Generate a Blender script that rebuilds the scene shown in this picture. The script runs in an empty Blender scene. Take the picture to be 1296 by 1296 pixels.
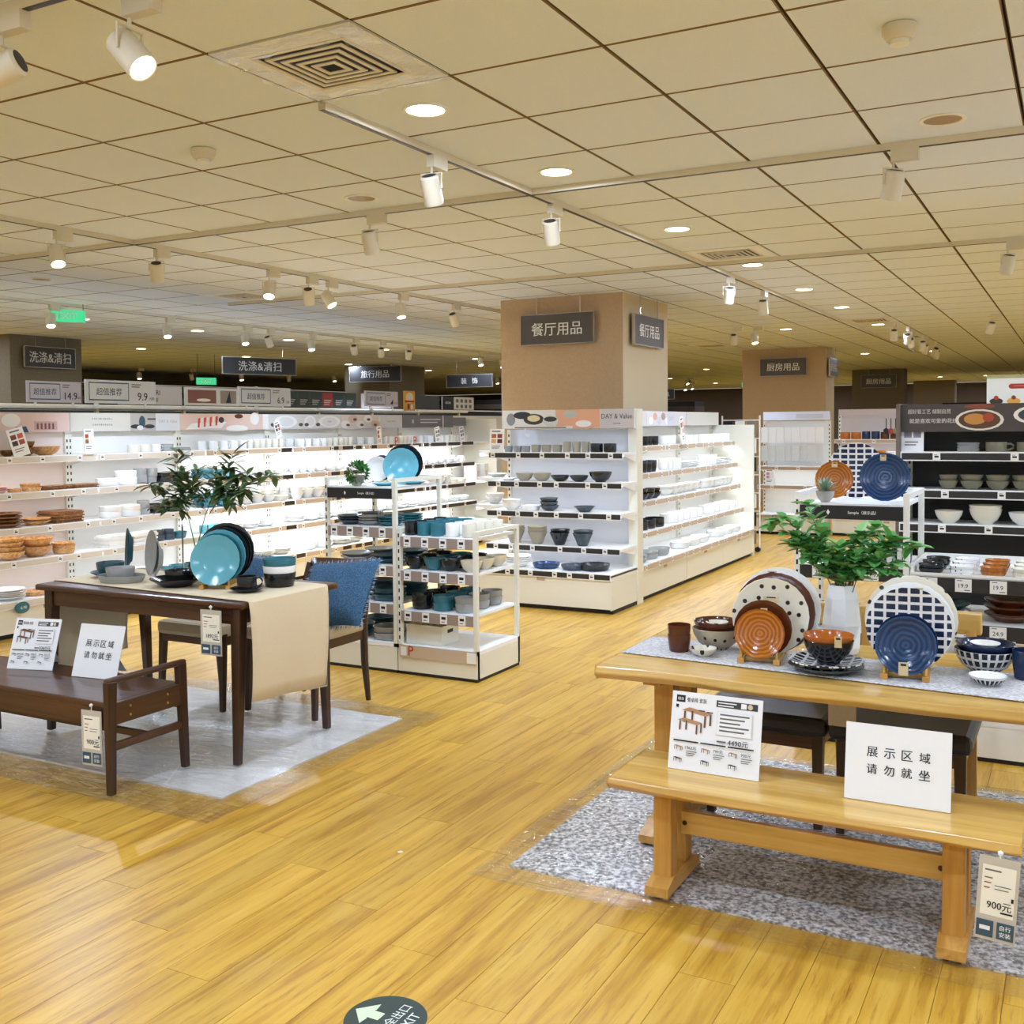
import bpy, bmesh, math, random
from mathutils import Vector, Matrix
R_ = random.Random(7)
SC = bpy.context.scene
COL = SC.collection
PI = math.pi

# ------------------------------------------------------------------ camera, world, exposure
H_CAM = 1.42
CEIL = 2.69
YAW, PITCH, ROLL = 0.4935, 0.04, -0.0092
F_PX, CY_PX = 1335.2, 591.4
_r = Vector((math.cos(YAW), math.sin(YAW), 0)); _f = Vector((-math.sin(YAW), math.cos(YAW), 0)); _u = Vector((0, 0, 1))
_f2 = _f*math.cos(PITCH) - _u*math.sin(PITCH); _u2 = _u*math.cos(PITCH) + _f*math.sin(PITCH)
_right = _r*math.cos(ROLL) + _u2*math.sin(ROLL); _up = _u2*math.cos(ROLL) - _r*math.sin(ROLL)
cam = bpy.data.cameras.new('camera'); cam_o = bpy.data.objects.new('camera', cam); COL.objects.link(cam_o)
cam_o.matrix_world = Matrix(((_right.x, _up.x, -_f2.x, 0), (_right.y, _up.y, -_f2.y, 0), (_right.z, _up.z, -_f2.z, H_CAM), (0, 0, 0, 1)))
cam.sensor_width = 36; cam.sensor_fit = 'HORIZONTAL'; cam.lens = F_PX*36/1296; cam.shift_y = -(648 - CY_PX)/1296
cam.clip_start = 0.05; cam.clip_end = 200
SC.camera = cam_o
SC.view_settings.view_transform = 'Standard'; SC.view_settings.look = 'None'; SC.view_settings.gamma = 1
SC.view_settings.use_curve_mapping = False
SC.view_settings.exposure = 0.46
SC.cycles.use_denoising = True
SC.cycles.max_bounces = 8; SC.cycles.diffuse_bounces = 4; SC.cycles.glossy_bounces = 3; SC.cycles.use_adaptive_sampling = True; SC.cycles.adaptive_threshold = .05; SC.cycles.transparent_max_bounces = 8
SC.cycles.sample_clamp_indirect = 6; SC.cycles.caustics_reflective = False; SC.cycles.caustics_refractive = False
W = bpy.data.worlds.new('world'); SC.world = W; W.use_nodes = True
W.node_tree.nodes['Background'].inputs[0].default_value = (1, .92, .8, 1)
W.node_tree.nodes['Background'].inputs[1].default_value = 0.4
DOWN_W = 11.0      # watts of one ceiling downlight
LED_S = 24.0        # strength of the shelf light strips
WARM = (.75, .95, 1.3)

# ------------------------------------------------------------------ materials
def lin(c):
    if isinstance(c, str): c = [int(c[i:i+2], 16)/255 for i in (0, 2, 4)]
    return tuple((x/12.92 if x <= .04045 else ((x+.055)/1.055)**2.4) for x in c)
MATS = {}
def mat(name, col, rough=.5, metal=0, spec=.5, emit=0, alpha=1, trans=0):
    if name in MATS: return MATS[name]
    m = bpy.data.materials.new(name); m.use_nodes = True
    b = m.node_tree.nodes['Principled BSDF']; c = lin(col)
    b.inputs['Base Color'].default_value = (*c, 1); b.inputs['Roughness'].default_value = rough
    b.inputs['Metallic'].default_value = metal; b.inputs['Specular IOR Level'].default_value = spec
    if emit: b.inputs['Emission Color'].default_value = (*c, 1); b.inputs['Emission Strength'].default_value = emit
    if trans: b.inputs['Transmission Weight'].default_value = trans
    m.diffuse_color = (*c, 1); MATS[name] = m
    return m
def C(h): return mat('colour_'+h, h, .45)          # plain print / paint colour
def ND(m, t, **k):
    n = m.node_tree.nodes.new(t)
    for a, v in k.items(): setattr(n, a, v)
    return n
def LK(m, a, b): m.node_tree.links.new(a, b)
def ramp(m, stops, fac):
    n = ND(m, 'ShaderNodeValToRGB'); e = n.color_ramp.elements
    while len(e) < len(stops): e.new(.5)
    for k, (p, c) in enumerate(stops): e[k].position = p; e[k].color = (*lin(c), 1)
    LK(m, fac, n.inputs[0]); return n.outputs[0]
def wood(name, c1, c2, c3, axis=1, rough=.35, scale=1.0, coat=0, streak=None):
    m = mat(name, c2, rough); b = m.node_tree.nodes['Principled BSDF']
    g = ND(m, 'ShaderNodeNewGeometry'); oi = ND(m, 'ShaderNodeObjectInfo')
    ad = ND(m, 'ShaderNodeMath', operation='ADD'); LK(m, g.outputs['Random Per Island'], ad.inputs[0]); LK(m, oi.outputs['Random'], ad.inputs[1])
    mu = ND(m, 'ShaderNodeMath', operation='MULTIPLY'); LK(m, ad.outputs[0], mu.inputs[0]); mu.inputs[1].default_value = 37.7
    v = ND(m, 'ShaderNodeVectorMath', operation='ADD'); LK(m, g.outputs['Position'], v.inputs[0]); LK(m, mu.outputs[0], v.inputs[1])
    mp = ND(m, 'ShaderNodeMapping'); s = [22*scale]*3; s[axis] = 1.3*scale; mp.inputs['Scale'].default_value = s
    LK(m, v.outputs[0], mp.inputs[0])
    n1 = ND(m, 'ShaderNodeTexNoise'); n1.inputs['Scale'].default_value = 1.0; n1.inputs['Detail'].default_value = 6; n1.inputs['Roughness'].default_value = .62; n1.inputs['Distortion'].default_value = .5
    LK(m, mp.outputs[0], n1.inputs['Vector'])
    base = ramp(m, [(.27, c1), (.5, c2), (.74, c3)], n1.outputs[0])
    fr = ND(m, 'ShaderNodeMath', operation='FRACT'); LK(m, mu.outputs[0], fr.inputs[0])
    mr = ND(m, 'ShaderNodeMapRange'); LK(m, fr.outputs[0], mr.inputs[0]); mr.inputs[3].default_value = .9; mr.inputs[4].default_value = 1.06
    mx = ND(m, 'ShaderNodeVectorMath', operation='SCALE'); LK(m, base, mx.inputs[0]); LK(m, mr.outputs[0], mx.inputs['Scale'])
    out = mx.outputs[0]
    if streak:
        m2 = ND(m, 'ShaderNodeMapping'); s2 = [58*scale]*3; s2[axis] = 4.2*scale; m2.inputs['Scale'].default_value = s2; LK(m, v.outputs[0], m2.inputs[0])
        n2 = ND(m, 'ShaderNodeTexNoise'); n2.inputs['Scale'].default_value = 1.0; n2.inputs['Detail'].default_value = 5; n2.inputs['Roughness'].default_value = .7; LK(m, m2.outputs[0], n2.inputs['Vector'])
        k2 = ND(m, 'ShaderNodeMapRange'); LK(m, n2.outputs[0], k2.inputs[0]); k2.inputs[1].default_value = .55; k2.inputs[2].default_value = .74; k2.inputs[3].default_value = 0; k2.inputs[4].default_value = .75
        mm = ND(m, 'ShaderNodeMix', data_type='RGBA'); LK(m, k2.outputs[0], mm.inputs['Factor']); LK(m, out, mm.inputs[6]); mm.inputs[7].default_value = (*lin(streak), 1); out = mm.outputs[2]
    LK(m, out, b.inputs['Base Color'])
    bp = ND(m, 'ShaderNodeBump'); bp.inputs['Strength'].default_value = .08; bp.inputs['Distance'].default_value = .004
    LK(m, n1.outputs[0], bp.inputs['Height']); LK(m, bp.outputs[0], b.inputs['Normal'])
    if coat: b.inputs['Coat Weight'].default_value = coat; b.inputs['Coat Roughness'].default_value = .15
    return m
def speckle(name, c1, c2, scale, rough=.9, bump=.3, stretch=None, detail=3):
    m = mat(name, c1, rough); b = m.node_tree.nodes['Principled BSDF']
    g = ND(m, 'ShaderNodeNewGeometry'); mp = ND(m, 'ShaderNodeMapping'); LK(m, g.outputs['Position'], mp.inputs[0])
    if stretch: mp.inputs['Scale'].default_value = stretch
    n = ND(m, 'ShaderNodeTexNoise'); n.inputs['Scale'].default_value = scale; n.inputs['Detail'].default_value = detail
    LK(m, mp.outputs[0], n.inputs['Vector'])
    LK(m, ramp(m, [(.38, c1), (.62, c2)], n.outputs[0]), b.inputs['Base Color'])
    bp = ND(m, 'ShaderNodeBump'); bp.inputs['Strength'].default_value = bump; bp.inputs['Distance'].default_value = .004
    LK(m, n.outputs[0], bp.inputs['Height']); LK(m, bp.outputs[0], b.inputs['Normal'])
    return m
def ringed(name, c1, c2, c3, freq):
    m = mat(name, c2, .16); b = m.node_tree.nodes['Principled BSDF']
    t = ND(m, 'ShaderNodeTexCoord'); sx = ND(m, 'ShaderNodeSeparateXYZ'); LK(m, t.outputs['Object'], sx.inputs[0])
    cb = ND(m, 'ShaderNodeCombineXYZ'); LK(m, sx.outputs[0], cb.inputs[0]); LK(m, sx.outputs[1], cb.inputs[1])
    w = ND(m, 'ShaderNodeTexWave', wave_type='RINGS', rings_direction='SPHERICAL'); w.inputs['Scale'].default_value = freq
    w.inputs['Distortion'].default_value = 3.0; w.inputs['Detail'].default_value = 2; w.inputs['Detail Scale'].default_value = 1.2
    LK(m, cb.outputs[0], w.inputs['Vector'])
    LK(m, ramp(m, [(.1, c1), (.55, c2), (.95, c3)], w.outputs[1]), b.inputs['Base Color'])
    bp = ND(m, 'ShaderNodeBump'); bp.inputs['Strength'].default_value = .15; bp.inputs['Distance'].default_value = .002
    LK(m, w.outputs[1], bp.inputs['Height']); LK(m, bp.outputs[0], b.inputs['Normal'])
    return m
def brickpat(name, c_brick, c_joint, w, h, joint, cyl=0):
    """glazed rectangles between light lines; cyl > 0 wraps them round the pot"""
    m = mat(name, c_joint, .2); b = m.node_tree.nodes['Principled BSDF']
    t = ND(m, 'ShaderNodeTexCoord'); vec = t.outputs['Object']
    if cyl:
        sx = ND(m, 'ShaderNodeSeparateXYZ'); LK(m, vec, sx.inputs[0])
        a = ND(m, 'ShaderNodeMath', operation='ARCTAN2'); LK(m, sx.outputs[1], a.inputs[0]); LK(m, sx.outputs[0], a.inputs[1])
        k = ND(m, 'ShaderNodeMath', operation='MULTIPLY'); LK(m, a.outputs[0], k.inputs[0]); k.inputs[1].default_value = cyl
        cb = ND(m, 'ShaderNodeCombineXYZ'); LK(m, k.outputs[0], cb.inputs[0]); LK(m, sx.outputs[2], cb.inputs[1]); vec = cb.outputs[0]
    br = ND(m, 'ShaderNodeTexBrick', offset=0.0); br.inputs['Scale'].default_value = 1; br.inputs['Brick Width'].default_value = w; br.inputs['Row Height'].default_value = h
    br.inputs['Mortar Size'].default_value = joint; br.inputs['Mortar Smooth'].default_value = .1
    br.inputs['Color1'].default_value = (*lin(c_brick), 1); br.inputs['Color2'].default_value = (*lin(c_brick), 1); br.inputs['Mortar'].default_value = (*lin(c_joint), 1)
    LK(m, vec, br.inputs['Vector']); LK(m, br.outputs[0], b.inputs['Base Color'])
    return m
def dotted(name, c_ground, c_dot, scale, cyl=0):
    m = mat(name, c_ground, .22); b = m.node_tree.nodes['Principled BSDF']
    t = ND(m, 'ShaderNodeTexCoord'); vec = t.outputs['Object']
    if cyl:
        sx = ND(m, 'ShaderNodeSeparateXYZ'); LK(m, vec, sx.inputs[0])
        a = ND(m, 'ShaderNodeMath', operation='ARCTAN2'); LK(m, sx.outputs[1], a.inputs[0]); LK(m, sx.outputs[0], a.inputs[1])
        k = ND(m, 'ShaderNodeMath', operation='MULTIPLY'); LK(m, a.outputs[0], k.inputs[0]); k.inputs[1].default_value = cyl
        cb = ND(m, 'ShaderNodeCombineXYZ'); LK(m, k.outputs[0], cb.inputs[0]); LK(m, sx.outputs[2], cb.inputs[1]); vec = cb.outputs[0]
    else:
        fl = ND(m, 'ShaderNodeVectorMath', operation='MULTIPLY'); LK(m, vec, fl.inputs[0]); fl.inputs[1].default_value = (1, 1, 0); vec = fl.outputs[0]
    v = ND(m, 'ShaderNodeTexVoronoi', voronoi_dimensions='2D'); v.inputs['Scale'].default_value = scale; v.inputs['Randomness'].default_value = .35
    LK(m, vec, v.inputs['Vector'])
    LK(m, ramp(m, [(.145, c_dot), (.175, c_ground)], v.outputs['Distance']), b.inputs['Base Color'])
    return m
def plastic_sheet():
    m = bpy.data.materials.new('clear_plastic'); m.use_nodes = True; nt = m.node_tree; nt.nodes.clear()
    o = ND(m, 'ShaderNodeOutputMaterial'); mx = ND(m, 'ShaderNodeMixShader'); tr = ND(m, 'ShaderNodeBsdfTransparent'); gl = ND(m, 'ShaderNodeBsdfGlossy')
    tr.inputs[0].default_value = (.98, .98, .975, 1); gl.inputs['Roughness'].default_value = .03
    fc = ND(m, 'ShaderNodeLayerWeight'); fc.inputs[0].default_value = .5
    pw = ND(m, 'ShaderNodeMath', operation='POWER'); LK(m, fc.outputs['Facing'], pw.inputs[0]); pw.inputs[1].default_value = 2.7
    lw = ND(m, 'ShaderNodeMapRange'); LK(m, pw.outputs[0], lw.inputs[0]); lw.inputs[3].default_value = .03; lw.inputs[4].default_value = .8
    g = ND(m, 'ShaderNodeNewGeometry'); mp = ND(m, 'ShaderNodeMapping'); mp.inputs['Scale'].default_value = (4, 17, 1); mp.inputs['Rotation'].default_value = (0, 0, .35)
    LK(m, g.outputs['Position'], mp.inputs[0])
    n = ND(m, 'ShaderNodeTexNoise'); n.inputs['Scale'].default_value = 1.6; n.inputs['Detail'].default_value = 4; n.inputs['Distortion'].default_value = 1.2; LK(m, mp.outputs[0], n.inputs['Vector'])
    bp = ND(m, 'ShaderNodeBump'); bp.inputs['Strength'].default_value = .75; bp.inputs['Distance'].default_value = .025
    LK(m, n.outputs[0], bp.inputs['Height']); LK(m, bp.outputs[0], gl.inputs['Normal'])
    LK(m, lw.outputs[0], mx.inputs[0]); LK(m, tr.outputs[0], mx.inputs[1]); LK(m, gl.outputs[0], mx.inputs[2]); LK(m, mx.outputs[0], o.inputs[0])
    MATS['clear_plastic'] = m; return m

FLOORW = wood('floor_oak', 'a3701c', 'd0a03a', 'e0b652', 1, .34, 1.0, 0, '8a5212')
FLOORB = mat('floor_joint', '9a7436', .6)
TILEM = speckle('ceiling_tile', 'e6edf8', 'ebf1fa', 260, .9, .12)
TILEE = mat('tile_edge', '8c7154', .9); JOINT = mat('ceiling_joint', '2e2218', .9)
WHITE = mat('white_paint', 'f3f2ec', .4); OFFW = mat('cream_metal', 'e9e5d4', .42); SHELFW = mat('shelf_white', 'f6f6f4', .35)
BACKP = mat('back_panel_white', 'eeeae2', .5); PINKP = mat('back_panel_rose', 'e6d3c6', .5)
BLACK = mat('black_metal', '17171a', .4); TOE = mat('toe_black', '15120f', .6); DARKP = mat('dark_panel', '1c1a18', .55)
STRIP_BE = mat('strip_beige', 'b9a18a', .5); STRIP_TAN = mat('strip_tan', 'c9b298', .5); STRIP_BK = mat('strip_black', '2c2824', .5)
STRIP_GR = mat('strip_grey', '9c8a80', .5); STRIP_CR = mat('strip_cream', 'd9cfc0', .5)
TAG = mat('tag_paper', 'f2efe8', .6); INK = mat('ink_black', '1a1a1c', .6); INKG = mat('ink_grey', '6b6866', .6); RED = mat('red_print', 'c41f1f', .5)
COLM = speckle('column_paint', 'bd9f7a', 'c1a47f', 40, .75, .05); COLM_LIT = mat('column_lit_side', 'd0bd9a', .7); DKCOL = speckle('column_olive', '786b55', '7e715a', 40, .8, .05)  # paler column tone is the same tan paint with light painted in
SIGNB = mat('sign_brown', '57504c', .45); SIGNF = mat('sign_frame', 'b9b0a4', .35, .6); CHROME = mat('chrome', 'c9c9c9', .2, 1)
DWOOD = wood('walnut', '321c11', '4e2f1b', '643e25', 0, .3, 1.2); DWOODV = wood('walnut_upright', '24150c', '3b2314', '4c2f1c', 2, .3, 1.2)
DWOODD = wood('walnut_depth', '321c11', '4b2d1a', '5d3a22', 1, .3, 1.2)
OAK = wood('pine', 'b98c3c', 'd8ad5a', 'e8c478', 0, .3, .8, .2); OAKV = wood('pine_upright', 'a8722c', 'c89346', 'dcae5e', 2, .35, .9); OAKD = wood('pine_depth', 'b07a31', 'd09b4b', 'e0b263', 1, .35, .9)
BEIGE = speckle('beige_upholstery', 'c4b08c', 'cdbb99', 300, .95, .3); CREAMCL = speckle('cream_linen', 'dcc9a6', 'e2d1b0', 420, .95, .2)
DENIM = speckle('denim', '22425c', '446680', 160, .95, .5, (1, 1, 1.6), 6); DENIMF = mat('denim_fringe', '8fa3b5', .95)
DSEAT = mat('black_leather', '23201c', .4); RUGG = speckle('grey_rug', '75716e', 'ebe8e5', 75, 1, .6, None, 5)
RUNNER = speckle('grey_runner', 'a3a0a1', 'efedec', 90, .95, .5, (1, 5, 1), 5)
RUGP = mat('rug_pale', 'ece9e4', .95); RUGL = mat('rug_line', 'f8f7f4', .95)
PLASTIC = plastic_sheet()
def thin_glass():
    m = bpy.data.materials.new('clear_glass'); m.use_nodes = True; m.node_tree.nodes.clear()
    o = ND(m, 'ShaderNodeOutputMaterial'); mx = ND(m, 'ShaderNodeMixShader'); tr = ND(m, 'ShaderNodeBsdfTransparent'); gl = ND(m, 'ShaderNodeBsdfGlossy'); fr = ND(m, 'ShaderNodeLayerWeight'); fr.inputs[0].default_value = .07
    tr.inputs[0].default_value = (.95, .97, .96, 1); gl.inputs['Roughness'].default_value = .03
    LK(m, fr.outputs[0], mx.inputs[0]); LK(m, tr.outputs[0], mx.inputs[1]); LK(m, gl.outputs[0], mx.inputs[2]); LK(m, mx.outputs[0], o.inputs[0])
    MATS['clear_glass'] = m; return m
GLASS = thin_glass()
LEDW = mat('led_strip', 'ecf3ff', .5, emit=LED_S); LEDC = mat('led_strip_soft', 'ecf3ff', .5, emit=LED_S*.2); LAMPON = mat('lamp_lens', 'fff3dc', .4, emit=14); LAMPOFF = mat('lamp_lens_off', 'cfc8bc', .2)
SPOTB = mat('spot_cream', 'ded5bf', .45); SPOTV = mat('spot_vent', '3a352e', .6)
OLIVE = mat('olive_leaf', '3c5a2c', .45); OLIVE2 = mat('olive_leaf_pale', '6d8456', .5); STEM = mat('olive_stem', '5b6b3a', .6)
GREEN = mat('ivy_leaf', '60a658', .4); GREEN2 = mat('ivy_leaf_pale', '93cc84', .4); TWIG = mat('twig_brown', '7a5a30', .7)
WALLM = mat('wall_dark', '6a5744', .8)
PAPER = mat('sign_paper', 'f4f4f4', .35)
# glazes
G = {k: mat('glaze_'+k, c, r) for k, c, r in (('white', 'f4f2ec', .18), ('cream', 'e6dfcc', .22), ('black', '1b1c1e', .16), ('teal', '2f6f7a', .16), ('sky', '62a9b8', .14),
    ('grey', '9c9c98', .2), ('stone', 'a39a86', .4), ('moss', '7f7a62', .35), ('navy', '1c2c4a', .14), ('brown', '5a2b16', .16), ('amber', 'b5641d', .16), ('rose', 'd9a79a', .3), ('slate', '3d4750', .25), ('petrol', '1f4a55', .3))}
G['wood'] = wood('acacia', 'a8692f', 'd9a163', 'efc892', 0, .35, 3.0); G['darkwood'] = wood('dark_acacia', '4a2a16', '8a5830', 'c08a52', 0, .35, 3.0)
G['dots'] = dotted('glaze_dots', 'e3dcc8', '2a2320', 22); G['dotsbowl'] = dotted('glaze_dots_round', 'b9ae98', '2a2320', 26, .08)
G['grid'] = brickpat('glaze_grid', '16233f', 'e9e7e4', .036, .026, .0045); G['gridbowl'] = brickpat('glaze_grid_round', '17202f', 'd9d7d2', .022, .026, .004, .08)
G['spiral'] = ringed('glaze_spiral_amber', '955014', 'ae641b', 'c07426', 24); G['bluespiral'] = ringed('glaze_spiral_blue', '12294c', '173a62', '1d4674', 20)
G['whitepat'] = dotted('glaze_leafspots', 'f0efec', '27345a', 40)
# ------------------------------------------------------------------ mesh helpers
class MB:
    """collects shapes with their materials and links them as ONE mesh object"""
    def __init__(s): s.V = []; s.F = []; s.M = []; s.slots = []
    def mi(s, m):
        if m not in s.slots: s.slots.append(m)
        return s.slots.index(m)
    def add(s, vs, fs, m):
        n = len(s.V); s.V += [tuple(v) for v in vs]; k = s.mi(m)
        for f in fs: s.F.append(tuple(n+i for i in f)); s.M.append(k)
        return s
    def box(s, x0, x1, y0, y1, z0, z1, m):
        return s.add([(x0,y0,z0),(x1,y0,z0),(x1,y1,z0),(x0,y1,z0),(x0,y0,z1),(x1,y0,z1),(x1,y1,z1),(x0,y1,z1)],
                     [(0,3,2,1),(4,5,6,7),(0,1,5,4),(1,2,6,5),(2,3,7,6),(3,0,4,7)], m)
    def taper(s, a, b, ha, hb, m):
        """four-sided bar from point a to point b with half sizes (x,y)"""
        (ax,ay,az), (bx,by,bz) = a, b
        return s.add([(ax-ha[0],ay-ha[1],az),(ax+ha[0],ay-ha[1],az),(ax+ha[0],ay+ha[1],az),(ax-ha[0],ay+ha[1],az),
                      (bx-hb[0],by-hb[1],bz),(bx+hb[0],by-hb[1],bz),(bx+hb[0],by+hb[1],bz),(bx-hb[0],by+hb[1],bz)],
                     [(0,3,2,1),(4,5,6,7),(0,1,5,4),(1,2,6,5),(2,3,7,6),(3,0,4,7)], m)
    def lathe(s, prof, n, m, c=(0,0,0), sx=1, sy=1):
        vs = []; fs = []; k = len(prof)
        for i in range(n):
            a = 2*PI*i/n
            for r, z in prof: vs.append((c[0]+r*math.cos(a)*sx, c[1]+r*math.sin(a)*sy, c[2]+z))
        for i in range(n):
            j = (i+1) % n
            for q in range(k-1):
                f = [i*k+q, j*k+q, j*k+q+1, i*k+q+1]
                if prof[q][0] < 1e-6: f = [i*k+q, j*k+q+1, i*k+q+1]
                elif prof[q+1][0] < 1e-6: f = [i*k+q, j*k+q, i*k+q+1]
                fs.append(f)
        return s.add(vs, fs, m)
    def tube(s, pts, r, n, m, cap=True):
        pts = [Vector(p) for p in pts]; vs = []; fs = []; L = len(pts)
        rs = r if isinstance(r, (list, tuple)) else [r]*L
        for i, p in enumerate(pts):
            t = (pts[min(i+1, L-1)] - pts[max(i-1, 0)]).normalized()
            a = t.cross(Vector((0,0,1)) if abs(t.z) < .9 else Vector((1,0,0))).normalized(); b = t.cross(a)
            for q in range(n):
                w = 2*PI*q/n + PI/4; vs.append(p + (a*math.cos(w) + b*math.sin(w))*rs[i])
        for i in range(L-1):
            for q in range(n): fs.append((i*n+q, i*n+(q+1) % n, (i+1)*n+(q+1) % n, (i+1)*n+q))
        if cap: fs += [tuple(range(n-1, -1, -1)), tuple((L-1)*n+q for q in range(n))]
        return s.add(vs, fs, m)
    def sheet(s, rows, m, t=0):
        """grid of points; t > 0 gives it thickness along z"""
        h = len(rows); w = len(rows[0]); vs = [p for r in rows for p in r]; fs = []
        for i in range(h-1):
            for j in range(w-1): fs.append((i*w+j, i*w+j+1, (i+1)*w+j+1, (i+1)*w+j))
        return s.add(vs, fs, m)
    def prism(s, poly, z0, z1, m):
        n = len(poly)
        return s.add([(x,y,z0) for x,y in poly]+[(x,y,z1) for x,y in poly],
                     [tuple(range(n-1,-1,-1)), tuple(range(n,2*n))]+[(i,(i+1)%n,n+(i+1)%n,n+i) for i in range(n)], m)
    def mesh(s, name, smooth=False):
        me = bpy.data.meshes.new(name); me.from_pydata(s.V, [], s.F)
        for m in s.slots: me.materials.append(m)
        me.polygons.foreach_set('material_index', s.M)
        if smooth:
            me.polygons.foreach_set('use_smooth', [True]*len(s.F)); me.update(); me.set_sharp_from_angle(angle=math.radians(38))
        me.update(); return me
    def build(s, name, parent=None, loc=(0,0,0), rot=(0,0,0), smooth=False, bevel=0):
        return obj(name, s.mesh(name, smooth), parent, loc, rot, bevel)
def obj(name, me, parent=None, loc=(0,0,0), rot=(0,0,0), bevel=0):
    o = bpy.data.objects.new(name, me); COL.objects.link(o); o.location = loc; o.rotation_euler = rot
    if parent is not None: o.parent = parent
    if bevel:
        b = o.modifiers.new('bevel', 'BEVEL'); b.width = bevel; b.segments = 2; b.limit_method = 'ANGLE'; b.angle_limit = .6
    return o
def tag(o, label, cat, group=None):
    o['label'] = label; o['category'] = cat
    if group: o['group'] = group
    return o
def thing(name, label, cat, loc=(0,0,0), rotz=0, group=None):
    o = bpy.data.objects.new(name, None); COL.objects.link(o); o.location = loc; o.rotation_euler = (0,0,rotz); o.empty_display_size = .1
    return tag(o, label, cat, group)
def struct(o): o['kind'] = 'structure'; return o
def Bx(name, parent, x0, x1, y0, y1, z0, z1, m, bevel=0): return MB().box(x0,x1,y0,y1,z0,z1,m).build(name, parent, bevel=bevel)
# flat lettering
_TX = {}
def glyphs(t):
    if t not in _TX:
        c = bpy.data.curves.new('lettering', 'FONT'); c.body = t; c.size = 1; c.resolution_u = 2; c.fill_mode = 'FRONT'
        o = bpy.data.objects.new('lettering', c); COL.objects.link(o)
        dg = bpy.context.evaluated_depsgraph_get(); dg.update()
        me = bpy.data.meshes.new_from_object(o.evaluated_get(dg))
        vs = [(v.co.x, v.co.y) for v in me.vertices]; fs = [tuple(p.vertices) for p in me.polygons]
        bpy.data.objects.remove(o); bpy.data.curves.remove(c); bpy.data.meshes.remove(me)
        if not vs: vs = [(0,0),(1,0),(1,1)]; fs = [(0,1,2)]
        x0 = min(v[0] for v in vs); x1 = max(v[0] for v in vs); y0 = min(v[1] for v in vs); y1 = max(v[1] for v in vs)
        _TX[t] = ([((x-x0), (y-y0)) for x, y in vs], fs, x1-x0, y1-y0)
    return _TX[t]
class PR(MB):
    """flat print on a plane: origin o, directions u (reading), v (up)"""
    def __init__(s, o, u, v, e=.0006):
        super().__init__(); s.o = Vector(o); s.u = Vector(u).normalized(); s.v = Vector(v).normalized(); s.n = s.u.cross(s.v); s.k = 1; s.e = e
    def P(s, x, y): return s.o + s.u*x + s.v*y + s.n*(s.e*s.k)
    def poly(s, pts, m): s.add([s.P(*p) for p in pts], [tuple(range(len(pts)))], m); s.k += .25; return s
    def rect(s, x, y, w, h, m): return s.poly([(x,y),(x+w,y),(x+w,y+h),(x,y+h)], m)
    def ell(s, x, y, rx, ry, m, n=18, a=0): return s.poly([(x+rx*math.cos(2*PI*i/n)*math.cos(a)-ry*math.sin(2*PI*i/n)*math.sin(a), y+rx*math.cos(2*PI*i/n)*math.sin(a)+ry*math.sin(2*PI*i/n)*math.cos(a)) for i in range(n)], m)
    def text(s, t, x, y, h, m, wmax=None, center=True):
        vs, fs, w, hh = glyphs(t); k = h/hh; kx = k
        if wmax: kx = min(k, wmax/w) if wmax > 0 else -wmax/w
        if center: x -= w*kx/2; y -= h/2
        for d in (-.011, .011): s.add([s.P(x+a*kx+d*h, y+b*k) for a, b in vs], fs, m); s.k += .12
        return s
    def lines(s, x, y, w, n, pitch, h, m):
        for i in range(n): s.rect(x, y-i*pitch, w*(1-.15*((i*7) % 3)), h, m)
        return s
# ------------------------------------------------------------------ dishes
DM = {}
def dprof(kind, R, h):
    if kind == 'bowl': return [(0,.02*h),(.40*R,.02*h),(.41*R,0),(.46*R,0),(.47*R,.07*h),(.74*R,.3*h),(.92*R,.65*h),(R,.985*h),(.985*R,h),(.955*R,.985*h),(.87*R,.66*h),(.68*R,.34*h),(.4*R,.15*h),(0,.12*h)]
    if kind == 'plate': return [(0,.05*h),(.52*R,.05*h),(.53*R,0),(.57*R,0),(.62*R,.22*h),(.99*R,.85*h),(R,.96*h),(.985*R,h),(.62*R,.45*h),(.5*R,.35*h),(0,.33*h)]
    if kind == 'cup': return [(0,.01),(.72*R,.01),(.73*R,0),(.8*R,0),(.86*R,.06*h),(.97*R,.6*h),(R,.985*h),(.98*R,h),(.94*R,.985*h),(.88*R,.5*h),(.78*R,.1*h),(0,.08*h)]
    if kind == 'conic': return [(0,0),(.45*R,0),(.5*R,.03*h),(.72*R,.45*h),(.97*R,.93*h),(R,.98*h),(.98*R,h),(.94*R,.96*h),(.68*R,.47*h),(.45*R,.08*h),(0,.06*h)]
    if kind == 'dish': return [(0,0),(.8*R,0),(.86*R,.05*h),(.95*R,.5*h),(R,.97*h),(.985*R,h),(.95*R,.96*h),(.88*R,.4*h),(.78*R,.14*h),(0,.12*h)]
    if kind == 'tub': return [(0,0),(.9*R,0),(.96*R,.04*h),(R,.2*h),(R,.97*h),(.985*R,h),(.94*R,.97*h),(.93*R,.15*h),(0,.08*h)]
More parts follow.
